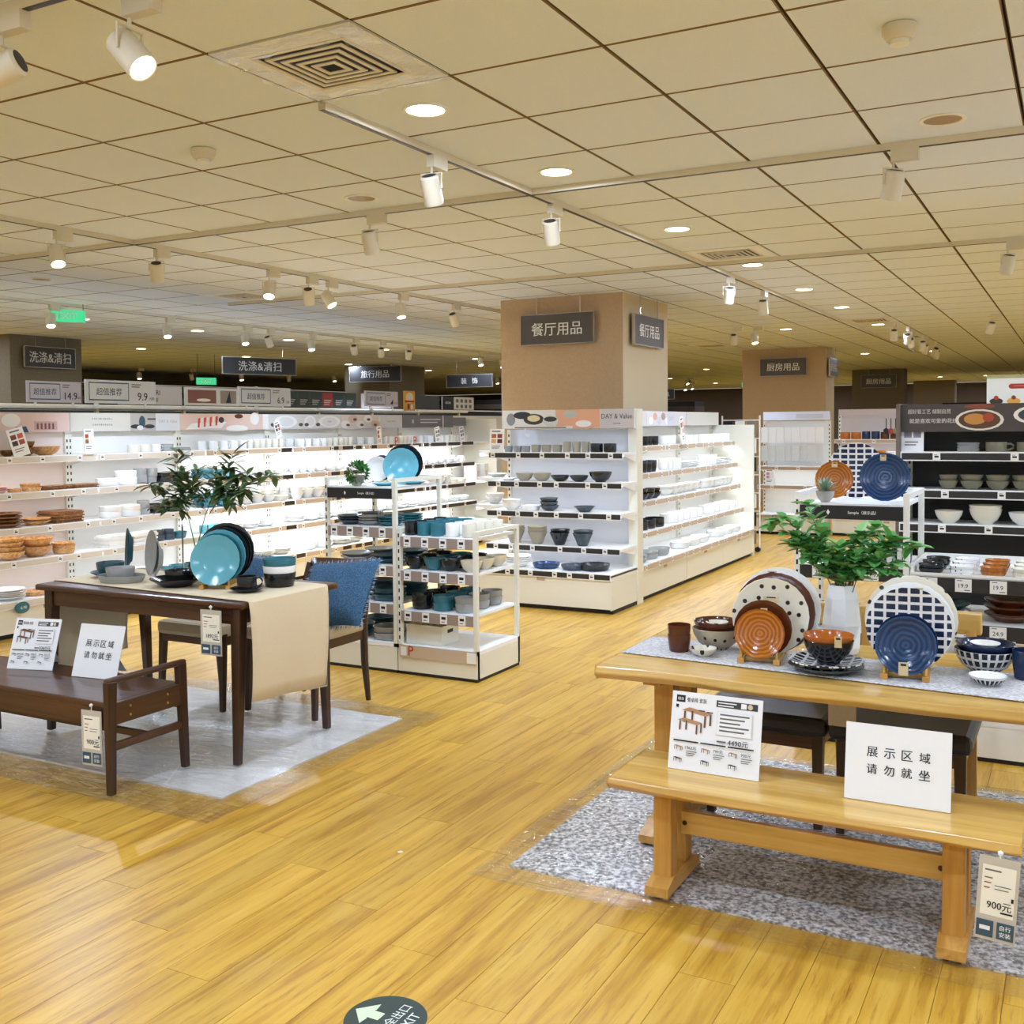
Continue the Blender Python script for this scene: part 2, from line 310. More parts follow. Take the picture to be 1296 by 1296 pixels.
def dmesh(kind, R, h, g, n=22, sx=1, sy=1, inner=None):
    key = (kind, round(R,4), round(h,4), g, n, sx, sy, inner)
    if key in DM: return DM[key]
    b = MB()
    if kind == 'mug':
        b.lathe(dprof('tub', R, h), n, G[g])
        b.tube([(R*.95,0,h*.8),(R*1.35,0,h*.83),(R*1.6,0,h*.62),(R*1.55,0,h*.38),(R*1.2,0,h*.22),(R*.95,0,h*.22)], R*.1, 6, G[g])
    elif kind == 'board':
        b.prism([(R*x*sx, R*y*sy) for x, y in ((-1,-.9),(-.9,-1),(.9,-1),(1,-.9),(1,.9),(.9,1),(-.9,1),(-1,.9))], 0, h*.6, G[g])
        b.prism([(R*x*sx*.93, R*y*sy*.93) for x, y in ((-1,-.9),(-.9,-1),(.9,-1),(1,-.9),(1,.9),(.9,1),(-.9,1),(-1,.9))], h*.6, h, G[g])
    else: b.lathe(dprof(kind, R, h), n, G[g], (0,0,0), sx, sy)
    me = b.mesh(kind, True)
    if inner:                                        # another glaze inside the rim
        me.materials.append(G[inner]); pr = dprof(kind, R, h); top = max(range(len(pr)), key=lambda i: pr[i][1]); k = len(pr)-1
        for i, p in enumerate(me.polygons):
            if i % k >= top: p.material_index = 1
    DM[key] = me; return me
NAMES = {'bowl':'bowl','plate':'plate','cup':'cup','conic':'tapered_bowl','dish':'shallow_dish','tub':'storage_tub','mug':'mug','board':'serving_board'}
CATS = {'bowl':'bowl','plate':'plate','cup':'cup','conic':'bowl','dish':'dish','tub':'tub','mug':'mug','board':'board'}
def dish(kind, R, h, g, loc, label, group=None, rot=(0,0,0), name=None, cat=None, parent=None, **k):
    o = obj(name or NAMES[kind], dmesh(kind, R, h, g, **k), None, loc, rot)
    return tag(o, label, cat or CATS[kind], group)
# ------------------------------------------------------------------ the room
X0, X1, Y0, Y1 = -24.0, 3.4, -2.6, 38.0
def in_view(x, y, z):
    d = Vector((x, y, z-H_CAM)); c = d.dot(_f2)
    if c < .1: return None
    u = 648 + F_PX*d.dot(_right)/c; v = CY_PX - F_PX*d.dot(_up)/c
    return c if -60 < u < 1356 and -60 < v < 1356 else None
fl = struct(MB().box(X0, X1, Y0, Y1, -.05, -.004, FLOORB).build('floor')); fl['label'] = 'yellow oak plank floor of the shop'
PW, PL = .15, 1.2
pl_me = MB().box(-PW/2+.0007, PW/2-.0007, -PL/2+.0007, PL/2-.0007, -.004, 0, FLOORW).mesh('plank')
spots = []; rest = MB()
nx = int((X1-X0)/PW); ny = int((Y1-Y0)/PL)+1
for i in range(nx):
    off = (i*.437 % 1)*PL
    for j in range(-1, ny):
        x = X0+(i+.5)*PW; y = Y0+(j+.5)*PL+off
        if y-PL/2 < Y0 or y+PL/2 > Y1: continue
        c = in_view(x, y, 0)
        # planks lying in the open, near the camera, are pieces of their own
        hid = (x < -3.3 and y > 7.2) or x < -6.2 or (x > -1.0 and y > 4.6)
        if c is not None and y > 1.5 and not hid: spots.append((c, x, y))
        else: rest.box(x-PW/2+.0007, x+PW/2-.0007, y-PL/2+.0007, y+PL/2-.0007, -.004, 0, FLOORW)
spots.sort()
for c, x, y in spots[:300]: obj('plank', pl_me, fl, (x, y, 0))
for c, x, y in spots[300:]: rest.box(x-PW/2+.0007, x+PW/2-.0007, y-PL/2+.0007, y+PL/2-.0007, -.004, 0, FLOORW)
q = rest.build('far_planks', fl); q['kind'] = 'stuff'
ce = struct(MB().box(X0, X1, Y0, Y1, CEIL+.012, CEIL+.15, JOINT).build('ceiling')); ce['label'] = 'cream tiled shop ceiling'
T = .6; GX, GY = -3.22, 2.71
VENTS = [(-2.62, 2.71), (-2.62, 7.51), (-2.62, 13.51), (-2.62, 16.51), (-7.42, 7.51), (-5.62, 16.51)]
t_me = MB().add([(-.2915,-.2915,-.004),(.2915,-.2915,-.004),(.2915,.2915,-.004),(-.2915,.2915,-.004)], [(3,2,1,0)], TILEM).add([(-.2955,-.2955,0),(.2955,-.2955,0),(.2955,.2955,0),(-.2955,.2955,0),(-.2915,-.2915,-.004),(.2915,-.2915,-.004),(.2915,.2915,-.004),(-.2915,.2915,-.004),(-.2955,-.2955,.012),(.2955,-.2955,.012),(.2955,.2955,.012),(-.2955,.2955,.012)],
    [(0,4,5,1),(1,5,6,2),(2,6,7,3),(3,7,4,0),(8,0,1,9),(9,1,2,10),(10,2,3,11),(11,3,0,8)], TILEE).mesh('ceiling_tile')
def t_add(b, x, y):
    vs = [(v.co.x+x, v.co.y+y, v.co.z+CEIL) for v in t_me.vertices]; ps = [tuple(p.vertices) for p in t_me.polygons]
    b.add(vs, ps[:1], TILEM); b.add(vs[4:], [tuple(i-4 for i in p) for p in ps[1:]], TILEE)
spots = []; rest = MB()
for i in range(-35, 16):
    for j in range(-13, 60):
        x = GX+(i+.5)*T; y = GY+(j+.5)*T
        if not (X0+.3 < x < X1-.3 and Y0+.3 < y < Y1-.3): continue
        if any(abs(x-.3-vx) < .1 and abs(y-.3-vy) < .1 for vx, vy in VENTS): continue
        c = in_view(x, y, CEIL)
        if c is not None: spots.append((c, x, y))
        else: t_add(rest, x, y)
spots.sort()
for c, x, y in spots[:300]: obj('ceiling_tile', t_me, ce, (x, y, CEIL))
for c, x, y in spots[300:]: t_add(rest, x, y)
q = rest.build('far_ceiling_tiles', ce); q['kind'] = 'stuff'
struct(MB().box(X0-.1, X0, Y0, Y1, 0, CEIL, WALLM).build('wall_left')); struct(MB().box(X1, X1+.1, Y0, Y1, 0, CEIL, WHITE).build('bounce_wall_right'))  # unseen right wall stands close and white to bounce light
struct(MB().box(X0, X1, Y1, Y1+.1, 0, CEIL, WALLM).build('wall_back')); struct(MB().box(X0, X1, Y0-.1, Y0, 0, CEIL, WHITE).build('bounce_wall_front'))  # wall behind the camera also brought near and white, as a reflector
# columns
def column(x0, x1, y0, y1, m, m2, label):
    b = MB().box(x0, x1, y0, y1, 0, CEIL+.01, m)
    b.M[3] = b.mi(m2)  # right face takes the second tone, painted as lit on tan columns
    o = struct(b.build('column', bevel=.008)); o['label'] = label; return o
column(-5.21, -3.87, 9.47, 10.72, COLM, COLM_LIT, 'tan square column behind the end shelf'); column(-5.17, -3.75, 18.1, 18.78, COLM, COLM_LIT, 'tan square column further down the aisle')
column(-4.9, -3.7, 26.65, 27.2, DKCOL, DKCOL, 'dark olive column far down the aisle'); column(-4.6, -3.4, 35.2, 35.8, DKCOL, DKCOL, 'dark column at the far end of the aisle'); column(-13.7, -12.45, 9.18, 10.32, DKCOL, DKCOL, 'olive column behind the long wall of shelves')
column(-13.6, -12.45, 17.9, 19.2, DKCOL, DKCOL, 'olive column with the travel goods sign')
def sign(label, text, loc, rotz, w, h, drop=0, m=SIGNB, tm=WHITE, th=.45):
    """hanging sign board; local x to the right, reads from -y"""
    t = thing('hanging_sign', label, 'sign', loc, rotz)
    Bx('board', t, -w/2, w/2, -.012, .012, 0, h, m); b = MB()
    for a in ((-w/2-.006, w/2+.006, -.006, .0), (-w/2-.006, w/2+.006, h, h+.008)): b.box(a[0], a[1], -.016, .016, a[2], a[3], SIGNF)
    b.box(-w/2-.006, -w/2, -.016, .016, 0, h, SIGNF).box(w/2, w/2+.006, -.016, .016, 0, h, SIGNF); b.build('frame', t)
    PR((-w/2, -.012, 0), (1,0,0), (0,0,1)).text(text, w/2, h/2, h*th, tm, w*.82).build('lettering', t)
    top = CEIL - loc[2]
    for s in (-.28, .32): MB().tube([(s*w,0,h), (s*w,0,(h+top)/2), (s*w,0,top)], .004, 5, CHROME).build('chain', t)
    return t
sign('brown dining goods sign facing the long table display on the tan column', '餐厅用品', (-4.55, 9.42, 2.22), 0, .79, .29)
sign('brown dining goods sign on the lit side of the tan column', '餐厅用品', (-3.82, 10.02, 2.20), PI/2, .8, .29)
sign('brown kitchen goods sign on the second tan column', '厨房用品', (-4.45, 18.04, 2.22), 0, .78, .29)
sign('small brown kitchen goods sign on the side of the second tan column', '厨房用品', (-3.7, 18.45, 2.2), PI/2, .6, .29)
sign('dim kitchen goods sign on the dark far column', '厨房用品', (-4.26, 26.55, 2.24), 0, .8, .3)
sign('cleaning goods sign on the olive column', '洗涤&清扫', (-12.38, 9.74, 2.26), PI/2, .8, .27, m=mat('sign_olive', '3c382f', .5), tm=mat('letter_grey', 'd5d0c4', .5), th=.55)
sign('cleaning goods sign hanging free from the ceiling', '洗涤&清扫', (-11.2, 12.6, 2.24), PI/2-.35, 1.25, .25, m=mat('sign_dark', '2b2826', .5), tm=mat('letter_grey', 'd5d0c4', .5), th=.6)
sign('travel goods sign hanging before the far olive column', '旅行用品', (-12.6, 17.6, 2.33), .15, 1.15, .3, m=MATS['sign_dark'], tm=MATS['letter_grey'], th=.5)
sign('decoration sign hanging beside the tan column', '装   饰', (-10.5, 17.8, 2.17), .1, .98, .24, m=MATS['sign_dark'], tm=MATS['letter_grey'], th=.5)
sign('furniture sign hanging in the dark far aisle', '居家具', (-9.0, 24.5, 2.02), .2, .6, .24, m=MATS['sign_dark'], tm=MATS['letter_grey'], th=.5)
# ------------------------------------------------------------------ ceiling fittings
def downlight(x, y, on, seen=True):
    t = thing('downlight', ('lit white round downlight in the row along the aisle track' if x == -2.32 else 'lit white round downlight away from the aisle track' if on else 'unlit round ceiling downlight '+('above the patterned dish tray' if x > -1 else 'over the cream stands' if x > -4 else 'over the wooden tableware')), 'downlight', (x, y, CEIL-.004), 0, None if not on else 'aisle row downlights' if x == -2.32 else 'other lit downlights')
    obj('trim_ring', RING, t); obj('lens', LENS_ON if on else LENS_OFF, t)
    if on:
        l = bpy.data.lights.new('downlight_lamp', 'AREA'); l.shape = 'DISK'; l.size = .15; l.energy = DOWN_W; l.color = WARM
        lo = bpy.data.objects.new('downlight_lamp', l); COL.objects.link(lo); lo.location = (x, y, CEIL-.02)
RING = MB().lathe([(.075,0),(.092,0),(.094,-.003),(.092,-.006),(.078,-.006),(.075,-.002),(.075,0)], 28, WHITE).mesh('trim_ring', True)
LENS_ON = MB().lathe([(0,-.001),(.045,-.001),(.076,-.003)], 28, LAMPON).mesh('lens'); LENS_OFF = MB().lathe([(0,-.001),(.045,-.001),(.076,-.003)], 28, mat('lens_brown', '9c7f5c', .4)).mesh('lens')
OFF = [(-3.52, 4.81), (-.52, 4.81), (-7.72, 6.01)]
for x, y in OFF: downlight(x, y, False)
for i, x in enumerate((-22.12, -19.12, -16.12, -13.12, -10.12, -7.72, -5.32, -3.52, -2.32, -.52, 1.28, 2.48)):
    for y in (-3.59, -2.39, -1.19, 1.21, 3.61, 4.81, 6.61, 8.41, 10.21, 12.01, 14.41, 17.41, 20.41, 24.01, 28.21, 32.41, 36.01):
        if -8 < x < 1 and 3 < y < 13 and x != -2.32: continue       # the photo shows only one lit row here
        
        if y > 13 and x < -15: continue
        if x > -6 and 17 < y < 30 and y != 20.41: continue
        if not (X0+.3 < x < X1-.3 and Y0+.3 < y < Y1-.3): continue
        downlight(x, y, True)
def vent(x, y, film, where=''):
    t = thing('air_vent', 'square ceiling air vent with nested louvres'+(' and clear film round it' if film else where), 'vent', (x+.3, y+.3, CEIL))
    Bx('duct', t, -.29, .29, -.29, .29, .004, .01, DARKP)
    for k in range(5):
        a, c, z = .2-k*.037, .2-k*.037-.017, -.008-.002*k
        MB().box(-a,a,-a,-c,z,z+.004,SPOTB).box(-a,a,c,a,z,z+.004,SPOTB).box(-a,-c,-c,c,z,z+.004,SPOTB).box(c,a,-c,c,z,z+.004,SPOTB).build('louvre', t)
    MB().box(-.295,.295,-.295,-.2,-.006,.002,WHITE).box(-.295,.295,.2,.295,-.006,.002,WHITE).box(-.295,-.2,-.2,.2,-.006,.002,WHITE).box(.2,.295,-.2,.2,-.006,.002,WHITE).build('frame', t)
    if film:
        for k in range(4):
            rows = [[(-.3+.6*i/14, y0+.012*math.sin(i*2.1+k), -.011-.006*math.sin(i*1.3+k*2+j)) for i in range(15)] for j, y0 in enumerate((-.3, -.25, -.2))]
            MB().sheet([r[::-1] for r in rows], PLASTIC).build('film', t, (0,0,-.004), (0,0,k*PI/2), smooth=True)
VW = ('', ' past the second cross track', ' before the second tan column', ' beyond the pair of spotlights', ' above the long white shelves', ' far beyond the first tan column')
for k, (x, y) in enumerate(VENTS): vent(x, y, k == 0, VW[k])
for x, y, w in ((-3.52, 3.61, 'beside the vent'), (-.52, 3.61, 'above the pine table')):
    t = thing('smoke_detector', 'cream round smoke detector on the ceiling '+w, 'detector', (x, y, CEIL-.004))
    MB().lathe([(0,0),(.05,0),(.055,-.004),(.055,-.028),(.04,-.048),(.0,-.048)], 16, SPOTB).build('base', t, smooth=True)
    MB().lathe([(0,-.048),(.028,-.048),(.03,-.062),(0,-.066)], 14, WHITE).build('sensor', t, smooth=True)
def track(label, p0, p1):
    t = thing('light_track', label, 'track', (0,0,0)); (xa, ya), (xb, yb) = p0, p1; w = .018
    if xa == xb: Bx('rail', t, xa-w, xa+w, ya, yb, CEIL-.034, CEIL-.004, SPOTB); Bx('slot', t, xa-.011, xa+.011, ya, yb, CEIL-.0355, CEIL-.033, BLACK)
    else: Bx('rail', t, xa, xb, ya-w, ya+w, CEIL-.034, CEIL-.004, SPOTB); Bx('slot', t, xa, xb, ya-.011, ya+.011, CEIL-.0355, CEIL-.033, BLACK)
track('cream lighting track running over the aisle from the vent', (-2.62, 3.33), (-2.62, 20)); track('cream lighting track running over the walnut table', (-5.62, 1), (-5.62, 12))
track('cream lighting track crossing the aisle above the two tables', (-7.6, 5.11), (-.02, 5.11)); track('cream lighting track crossing the aisle before the tan column', (-7.6, 8.11), (3.3, 8.11))
track('cream lighting track along the back rows', (-9.0, 5.5), (-9.0, 22)); track('short cream lighting track over the camera end', (-4.4, 2.11), (-1.9, 2.11))
HEAD = MB().lathe([(0,.062),(.036,.062),(.044,.054),(.046,-.06),(.044,-.07),(.04,-.068),(.04,-.05)], 18, SPOTB).mesh('lamp_head', True)
VENTR = MB().lathe([(.034,.0625),(.022,.0645),(0,.0645)], 14, SPOTV).mesh('cooling_fins')
SL_ON = MB().lathe([(0,-.058),(.04,-.058)], 18, LAMPON).mesh('lens'); SL_OFF = MB().lathe([(0,-.055),(.04,-.055)], 18, LAMPOFF).mesh('lens')
YOKE = MB().tube([(0,-.05,.0),(0,-.05,.07),(0,.05,.07),(0,.05,0)], .005, 4, SPOTB).mesh('yoke')
def spot(x, y, ax, tilt, az, on, lbl, grp=None):
    """on: the lens looks towards the aisle; otherwise the head is turned away from it"""
    if not on: tilt = abs(tilt)*.6+.3; az = -1.15+.35*math.sin(az*5+x+y)
    t = thing('track_spotlight', lbl, 'spotlight', (x, y, CEIL-.034), az, grp)
    a = Bx('driver_box', t, -.06, .06, -.02, .02, -.055, 0, SPOTB); a.rotation_euler = (0, 0, (PI/2 if ax == 'y' else 0)-az)
    a.location = ((.05 if ax == 'x' else 0), (.05 if ax == 'y' else 0), 0); a.location.rotate(Matrix.Rotation(-az, 3, 'Z'))
    MB().tube([(0,0,-.055),(0,0,-.085)], .006, 6, SPOTB).build('stem', t)
    obj('yoke', YOKE, t, (0,0,-.155))
    h = obj('lamp_head', HEAD, t, (0,0,-.155), (0, tilt, 0)); obj('cooling_fins', VENTR, h); obj('lens', SL_ON, h)
    if y < 14:
        l = bpy.data.lights.new('spot_lamp', 'SPOT'); l.energy = SPOT_W if x > -5 else 85; l.spot_size = 1.5; l.spot_blend = .9; l.color = WARM; l.shadow_soft_size = .035
        lo = bpy.data.objects.new('spot_lamp', l); COL.objects.link(lo)
        d = Vector((-math.sin(tilt)*math.cos(az), -math.sin(tilt)*math.sin(az), -math.cos(tilt)))
        lo.location = Vector((x, y, CEIL-.189)) + d*.09; lo.rotation_euler = d.to_track_quat('-Z', 'Y').to_euler()
SPOT_W = 38
NEAR = 'cream track spotlight '
spot(-2.86, 2.11, 'x', 1.2, .4, True, NEAR+'with a glowing lens near the camera end, beside its driver box')
spot(-2.42, 2.2, 'x', -.75, .1, True, NEAR+'tilted down, lit rim, above the walnut table')
spot(-2.62, 4.12, 'y', .3, .5, False, NEAR+'seen from behind on the aisle track past the vent')
spot(-3.68, 5.11, 'x', .1, 2.0, False, NEAR+'hanging straight down on the cross track'); spot(-2.62, 5.36, 'y', .35, .6, False, NEAR+'just past the junction of two tracks')
spot(-.76, 5.11, 'x', .05, 2.0, False, NEAR+'with dark fins above the blue plate display')
for y, on, tl, az in ((4.49,1,-.5,-.4),(5.3,0,.4,.5),(6.45,1,-.5,-1),(6.93,0,.5,.3),(7.19,1,-.6,.1),(8.27,1,-.3,-.5),(9.23,0,.5,.2)):
    spot(-5.62, y, 'y', tl, az, bool(on), NEAR+('glowing' if on else 'turned away')+' on the track over the walnut table', 'spotlights on the walnut table track, '+('lit' if on else 'unlit'))
for y in (8.77, 9.86): spot(-2.62, y, 'y', .2, .6, False, NEAR+'on the aisle track beyond the second cross track', 'far aisle track spotlights')
spot(-.45, 8.11, 'x', .05, 1.5, False, NEAR+'above the dark shelves by the wall poster'); spot(-.92, 13.5, 'x', .3, .5, False, NEAR+'small and far above the dark shelves')
for x in (-3.95, -3.68): spot(x, 13.43, 'x', -.3, -.8, x > -3.8, NEAR+('lit' if x > -3.8 else 'turned away')+', one of a pair before the second column')
for k, y in enumerate((7.1, 8.62, 9.87, 10.3, 11.13, 12.08, 12.73, 13.45, 15.63, 16.4)): spot(-9.0, y, 'y', -.4, -.6, k in (0,1,2,4,8,9), NEAR+('glowing' if k in (0,1,2,4,8,9) else 'turned away')+' on the far track over the back rows', 'back row spotlights, '+('lit' if k in (0,1,2,4,8,9) else 'unlit'))
for k in range(7): spot(-2.05+.06*(k % 2), 13.9+k*.75, 'y', .3+.2*(k % 3), k, False, NEAR+'in the far row along the right aisle', 'far right row of spotlights')
for k in range(16): spot(-9.6+R_.uniform(-1.8, 2.0), 20+k*.8, 'x', -.5, -.9+R_.uniform(-.6,.6), k % 3 != 0, NEAR+'tiny and distant between the two tan columns', 'distant spotlights between the columns')
for k in range(9): spot(-17+k*.55, 15.5+k*.9, 'y', -.3, -.5, k % 2 == 0, NEAR+'tiny and distant beyond the olive columns', 'distant spotlights beyond the olive columns')
EXG = mat('exit_green', '2f9e6a', .4, emit=1.2)
for x, y, z, s, l in ((-9.0, 7.3, 2.5, 1, 'green glowing exit sign hanging by the first back row spotlight'), (-13.2, 13.5, 2.16, 1, 'small green exit sign hanging beyond the olive column'), (-7.6, 27, 2.35, 1, 'tiny green exit sign in the dark far aisle')):
    t = thing('exit_sign', l, 'exit sign', (x, y, z), PI/2-.5)
    Bx('panel', t, -.17, .17, -.01, .01, 0, .12, EXG); PR((-.17,-.01,0),(1,0,0),(0,0,1)).text('EXIT', .17, .06, .06, WHITE).build('lettering', t)
    for sx in (-.15, .15): MB().tube([(sx,0,.12),(sx,0,CEIL-z)], .004, 4, BLACK).build('hanger', t)
# ------------------------------------------------------------------ shelving
TAGM = MB().box(-.02,.02,-.0015,0,-.019,.019,TAG).box(-.011,.011,-.0018,-.0015,-.006,.004,INK).box(-.012,.004,-.0018,-.0015,.008,.011,INKG).mesh('price_tag')
class Bay:
    """one shelving unit: local x along the front, y into the shelf, z up"""
    def __init__(s, label, org, rot, W, D, shelves, top, base_h=.25, m=OFFW, back=BACKP, deck_out=.0, header=None, lit=False, strip=STRIP_BE, ntag=3, group=None, side=None, name='shelving_unit', hdr_y=None, strip2=None):
        s.t = thing(name, label, 'shelf', org, rot, group); s.W, s.D, s.org, s.rot, s.sh, s.base_h = W, D, Vector(org), rot, shelves, base_h
        t = s.t
        Bx('plinth', t, .002, W-.002, .035, D, 0, .035, TOE)
        b = MB().box(.004, W-.004, .01, D, .035, base_h-.022, m); b.box(W*.5-.035, W*.5+.035, .006, .01, base_h-.075, base_h-.05, STRIP_BE); b.build('base_panel', t)
        Bx('deck', t, 0, W, -deck_out, D, base_h-.022, base_h, SHELFW)
        Bx('back_panel', t, 0, W, D-.02, D, base_h, top, back)
        for x in (0, W-.03):
            u = MB().box(x, x+.03, D-.045, D-.02, base_h, top, m)
            for k in range(int((top-base_h)/.05)): u.add([(x+.009,D-.0455,base_h+.02+k*.05),(x+.021,D-.0455,base_h+.02+k*.05),(x+.021,D-.0455,base_h+.042+k*.05),(x+.009,D-.0455,base_h+.042+k*.05)], [(0,1,2,3)], TOE)
            u.build('upright', t)
        s.edge(t, -deck_out-.004, base_h, strip, ntag, strip2)
        for k, (z, d) in enumerate(shelves):
            y0 = D-.03-d
            sh = Bx('shelf', t, .004, W-.004, y0, D-.03, z-.022, z, SHELFW)
            s.edge(sh, y0-.004, z, strip, ntag, strip2)
            for x in (.006, W-.012): MB().add([(x,y0+.02,z-.022),(x,D-.03,z-.022),(x,D-.03,z-.09)], [(0,1,2)], SHELFW).add([(x+.004,y0+.02,z-.022),(x+.004,D-.03,z-.022),(x+.004,D-.03,z-.09)], [(2,1,0)], SHELFW).build('bracket', sh)
            if lit and k > -1: Bx('light_strip', sh, .03, W-.03, y0+.03, y0+.075, z-.03, z-.0225, LEDW if lit == 1 else LEDC)
        if header:
            z0, z1, fn = header; hy = D-.05 if hdr_y is None else hdr_y
            h = Bx('header_board', t, .004, W-.004, hy-.015, hy, z0, z1, WHITE)
            p = PR((.004, hy-.015, z0), (1,0,0), (0,0,1)); fn(p, W-.008, z1-z0); p.build('header_print', h)
            if hy < D-.06: Bx('canopy', t, .004, W-.004, hy, D-.02, z1-.02, z1, m)
        if side:
            for x in side: Bx('end_panel', t, x-.012 if x == 0 else x-.01, x+.01 if x == 0 else x+.012, 0, D, 0, top, m)
    def edge(s, par, y, z, strip, n, strip2):
        W = s.W
        MB().box(.004, W-.004, y, y+.004, z-.048, z+.004, SHELFW).box(.01, W-.01, y-.001, y, z-.042, z-.004, strip).build('label_strip', par)
        if strip2:
            q = MB(); 
            for a, b_ in strip2: q.box(a*W, b_*W, y-.0016, y-.001, z-.04, z-.006, STRIP_BK)
            q.build('dark_strip', par)
        for i in range(n): obj('price_tag', TAGM, par, ((i+.3+R_.uniform(-.15,.35))*W/n, y-.002, z-.023))
    def P(s, x, y, z): return s.org + Matrix.Rotation(s.rot, 3, 'Z') @ Vector((x, y, z))
    def row(s, k, specs, where, x0=.06, x1=None, yoff=.1, gap=.012, back=False):
        """specs: (kind, R, h, glaze, stack, nest, label words, extra)"""
        z = s.base_h if k < 0 else s.sh[k][0]
        y0 = (0 if k < 0 else s.D-.03-s.sh[k][1])
        x = x0; x1 = x1 or s.W-.03
        for sp in specs:
            kind, R, h, g, n, nest, words = sp[:7]; cnt = sp[7] if len(sp) > 7 else 1; kw = sp[8] if len(sp) > 8 else {}
            for c in range(cnt):
                rx = R*kw.get('sx', 1)*(1.32 if kind == 'mug' else 1)
                if x+rx*2 > x1+.03: return
                yy = y0+max(yoff, R*kw.get('sy', 1)+.02)
                for q in range(n):
                    lab = words+' '+where
                    p = s.P(x+rx, yy+R_.uniform(-.008,.008), z+.001+q*nest)
                    dish(kind, R, h, g, p, lab, lab, (0,0,s.rot+R_.uniform(-.3,.3) if kind in ('mug',) else s.rot), **kw)
                x += rx*2+gap
def bg(p, w, h, c): p.rect(0, 0, w, h, C(c))
def hd_rose(p, w, h):
    bg(p, w, h, 'e3c6ba'); p.ell(.14*w,.95*h,.14*w,.25*h,C('d9a58f')); p.ell(.55*w,.6*h,.07*w,.34*h,C('f2f0ea')); p.ell(.2*w,.12*h,.2*w,.2*h,C('ece4d6')); p.ell(.15*w,.16*h,.08*w,.1*h,C('c98a3c'))
    p.poly([(.6*w,0),(.68*w,0),(.66*w,.3*h),(.58*w,.26*h)], C('40506b')); p.rect(.72*w,.1*h,.18*w,.45*h,C('cfa79b')); 
    for k in range(5): p.rect((.74+.03*k)*w,.15*h,.015*w,.3*h,C('7a4c44'))
def hd_text(p, w, h):
    bg(p, w, h, 'd9d3c5'); p.text('平 常 生 活 里, 也 值 得 用 心。', .27*w, .68*h, .1*h, INK, .34*w); p.text('让 每 天 的 餐 桌 更 加 丰 富', .27*w, .36*h, .1*h, C('6d2b26'), .34*w)
    p.rect(.52*w,0,.24*w,h,C('b9b2a8')); p.ell(.63*w,.5*h,.03*w,.36*h,C('39505c')); p.ell(.57*w,.25*h,.05*w,.12*h,C('2d3033')); p.ell(.7*w,.25*h,.05*w,.12*h,C('33363a')); p.ell(.61*w,.18*h,.03*w,.14*h,C('eeeae2')); p.rect(.68*w,.62*h,.08*w,.1*h,C('4a4a4c'))
    p.rect(.76*w,0,.24*w,h,C('e2e0df')); p.text('DAY & Value', .88*w, .55*h, .2*h, C('b8b6b8'), .18*w)
def hd_cake(p, w, h):
    bg(p, w, h, 'e6c8b8'); p.poly([(.05*w,.05*h),(.12*w,.42*h),(.5*w,.5*h),(.44*w,.12*h)], C('f4f0ea'))
    for k in range(7): p.poly([((.18+.032*k)*w,.16*h+k*.02*h),((.2+.032*k)*w,.16*h+k*.02*h),((.21+.032*k)*w,.75*h+k*.02*h),((.185+.032*k)*w,.7*h+k*.02*h)], C('d8463c' if k % 2 == 0 else 'f5ece2'))
    p.ell(.44*w,.62*h,.03*w,.18*h,C('3a2a25')); p.ell(.83*w,.7*h,.055*w,.4*h,C('f6f1ea')); p.ell(.62*w,.1*h,.13*w,.2*h,C('f4efe6')); p.ell(.64*w,.85*h,.05*w,.14*h,C('5c3226')); p.rect(.93*w,0,.07*w,h,C('f2efe9'))
def hd_plates(p, w, h):
    bg(p, w, h, 'd9d7d5'); 
    for x, rx in ((.22,.15),(.55,.08),(.83,.16)): p.ell(x*w,.5*h,rx*w,.42*h,C('f3f3f3')); p.ell(x*w,.5*h,rx*.7*w,.3*h,C('e6e6e6'))
    for x in (.05,.42,.5,.66): p.ell(x*w,.3*h,.03*w,.12*h,C('55504d'))
    p.text('Simple', .83*w, .5*h, .14*h, C('9a9a9a'))
def hd_circ(p, w, h):
    bg(p, w, h, 'e0d4cd'); 
    for k in range(8): p.ell((.06+.12*k)*w,(.3+.4*(k % 2))*h,.07*w,.28*h,C(('f3f1ee','d9b8a8','ece9e4')[k % 3]))
    for k in range(5): p.ell((.1+.11*k)*w,(.25+.4*(k % 2))*h,.03*w,.1*h,C('6a4a40'))
    p.rect(.62*w,0,.38*w,h,C('dedede')); p.text('Simple White', .81*w, .5*h, .2*h, C('a3a3a6'), .3*w)
def hd_grey(p, w, h):
    bg(p, w, h, '6f6b6d'); p.text('器', .2*w, .5*h, .3*h, C('e8e6e4')); p.lines(.34*w,.62*h,.4*w,2,.24*h,.08*h,C('d5d2d0')); p.rect(.78*w,0,.02*w,h,C('e8e6e4'))
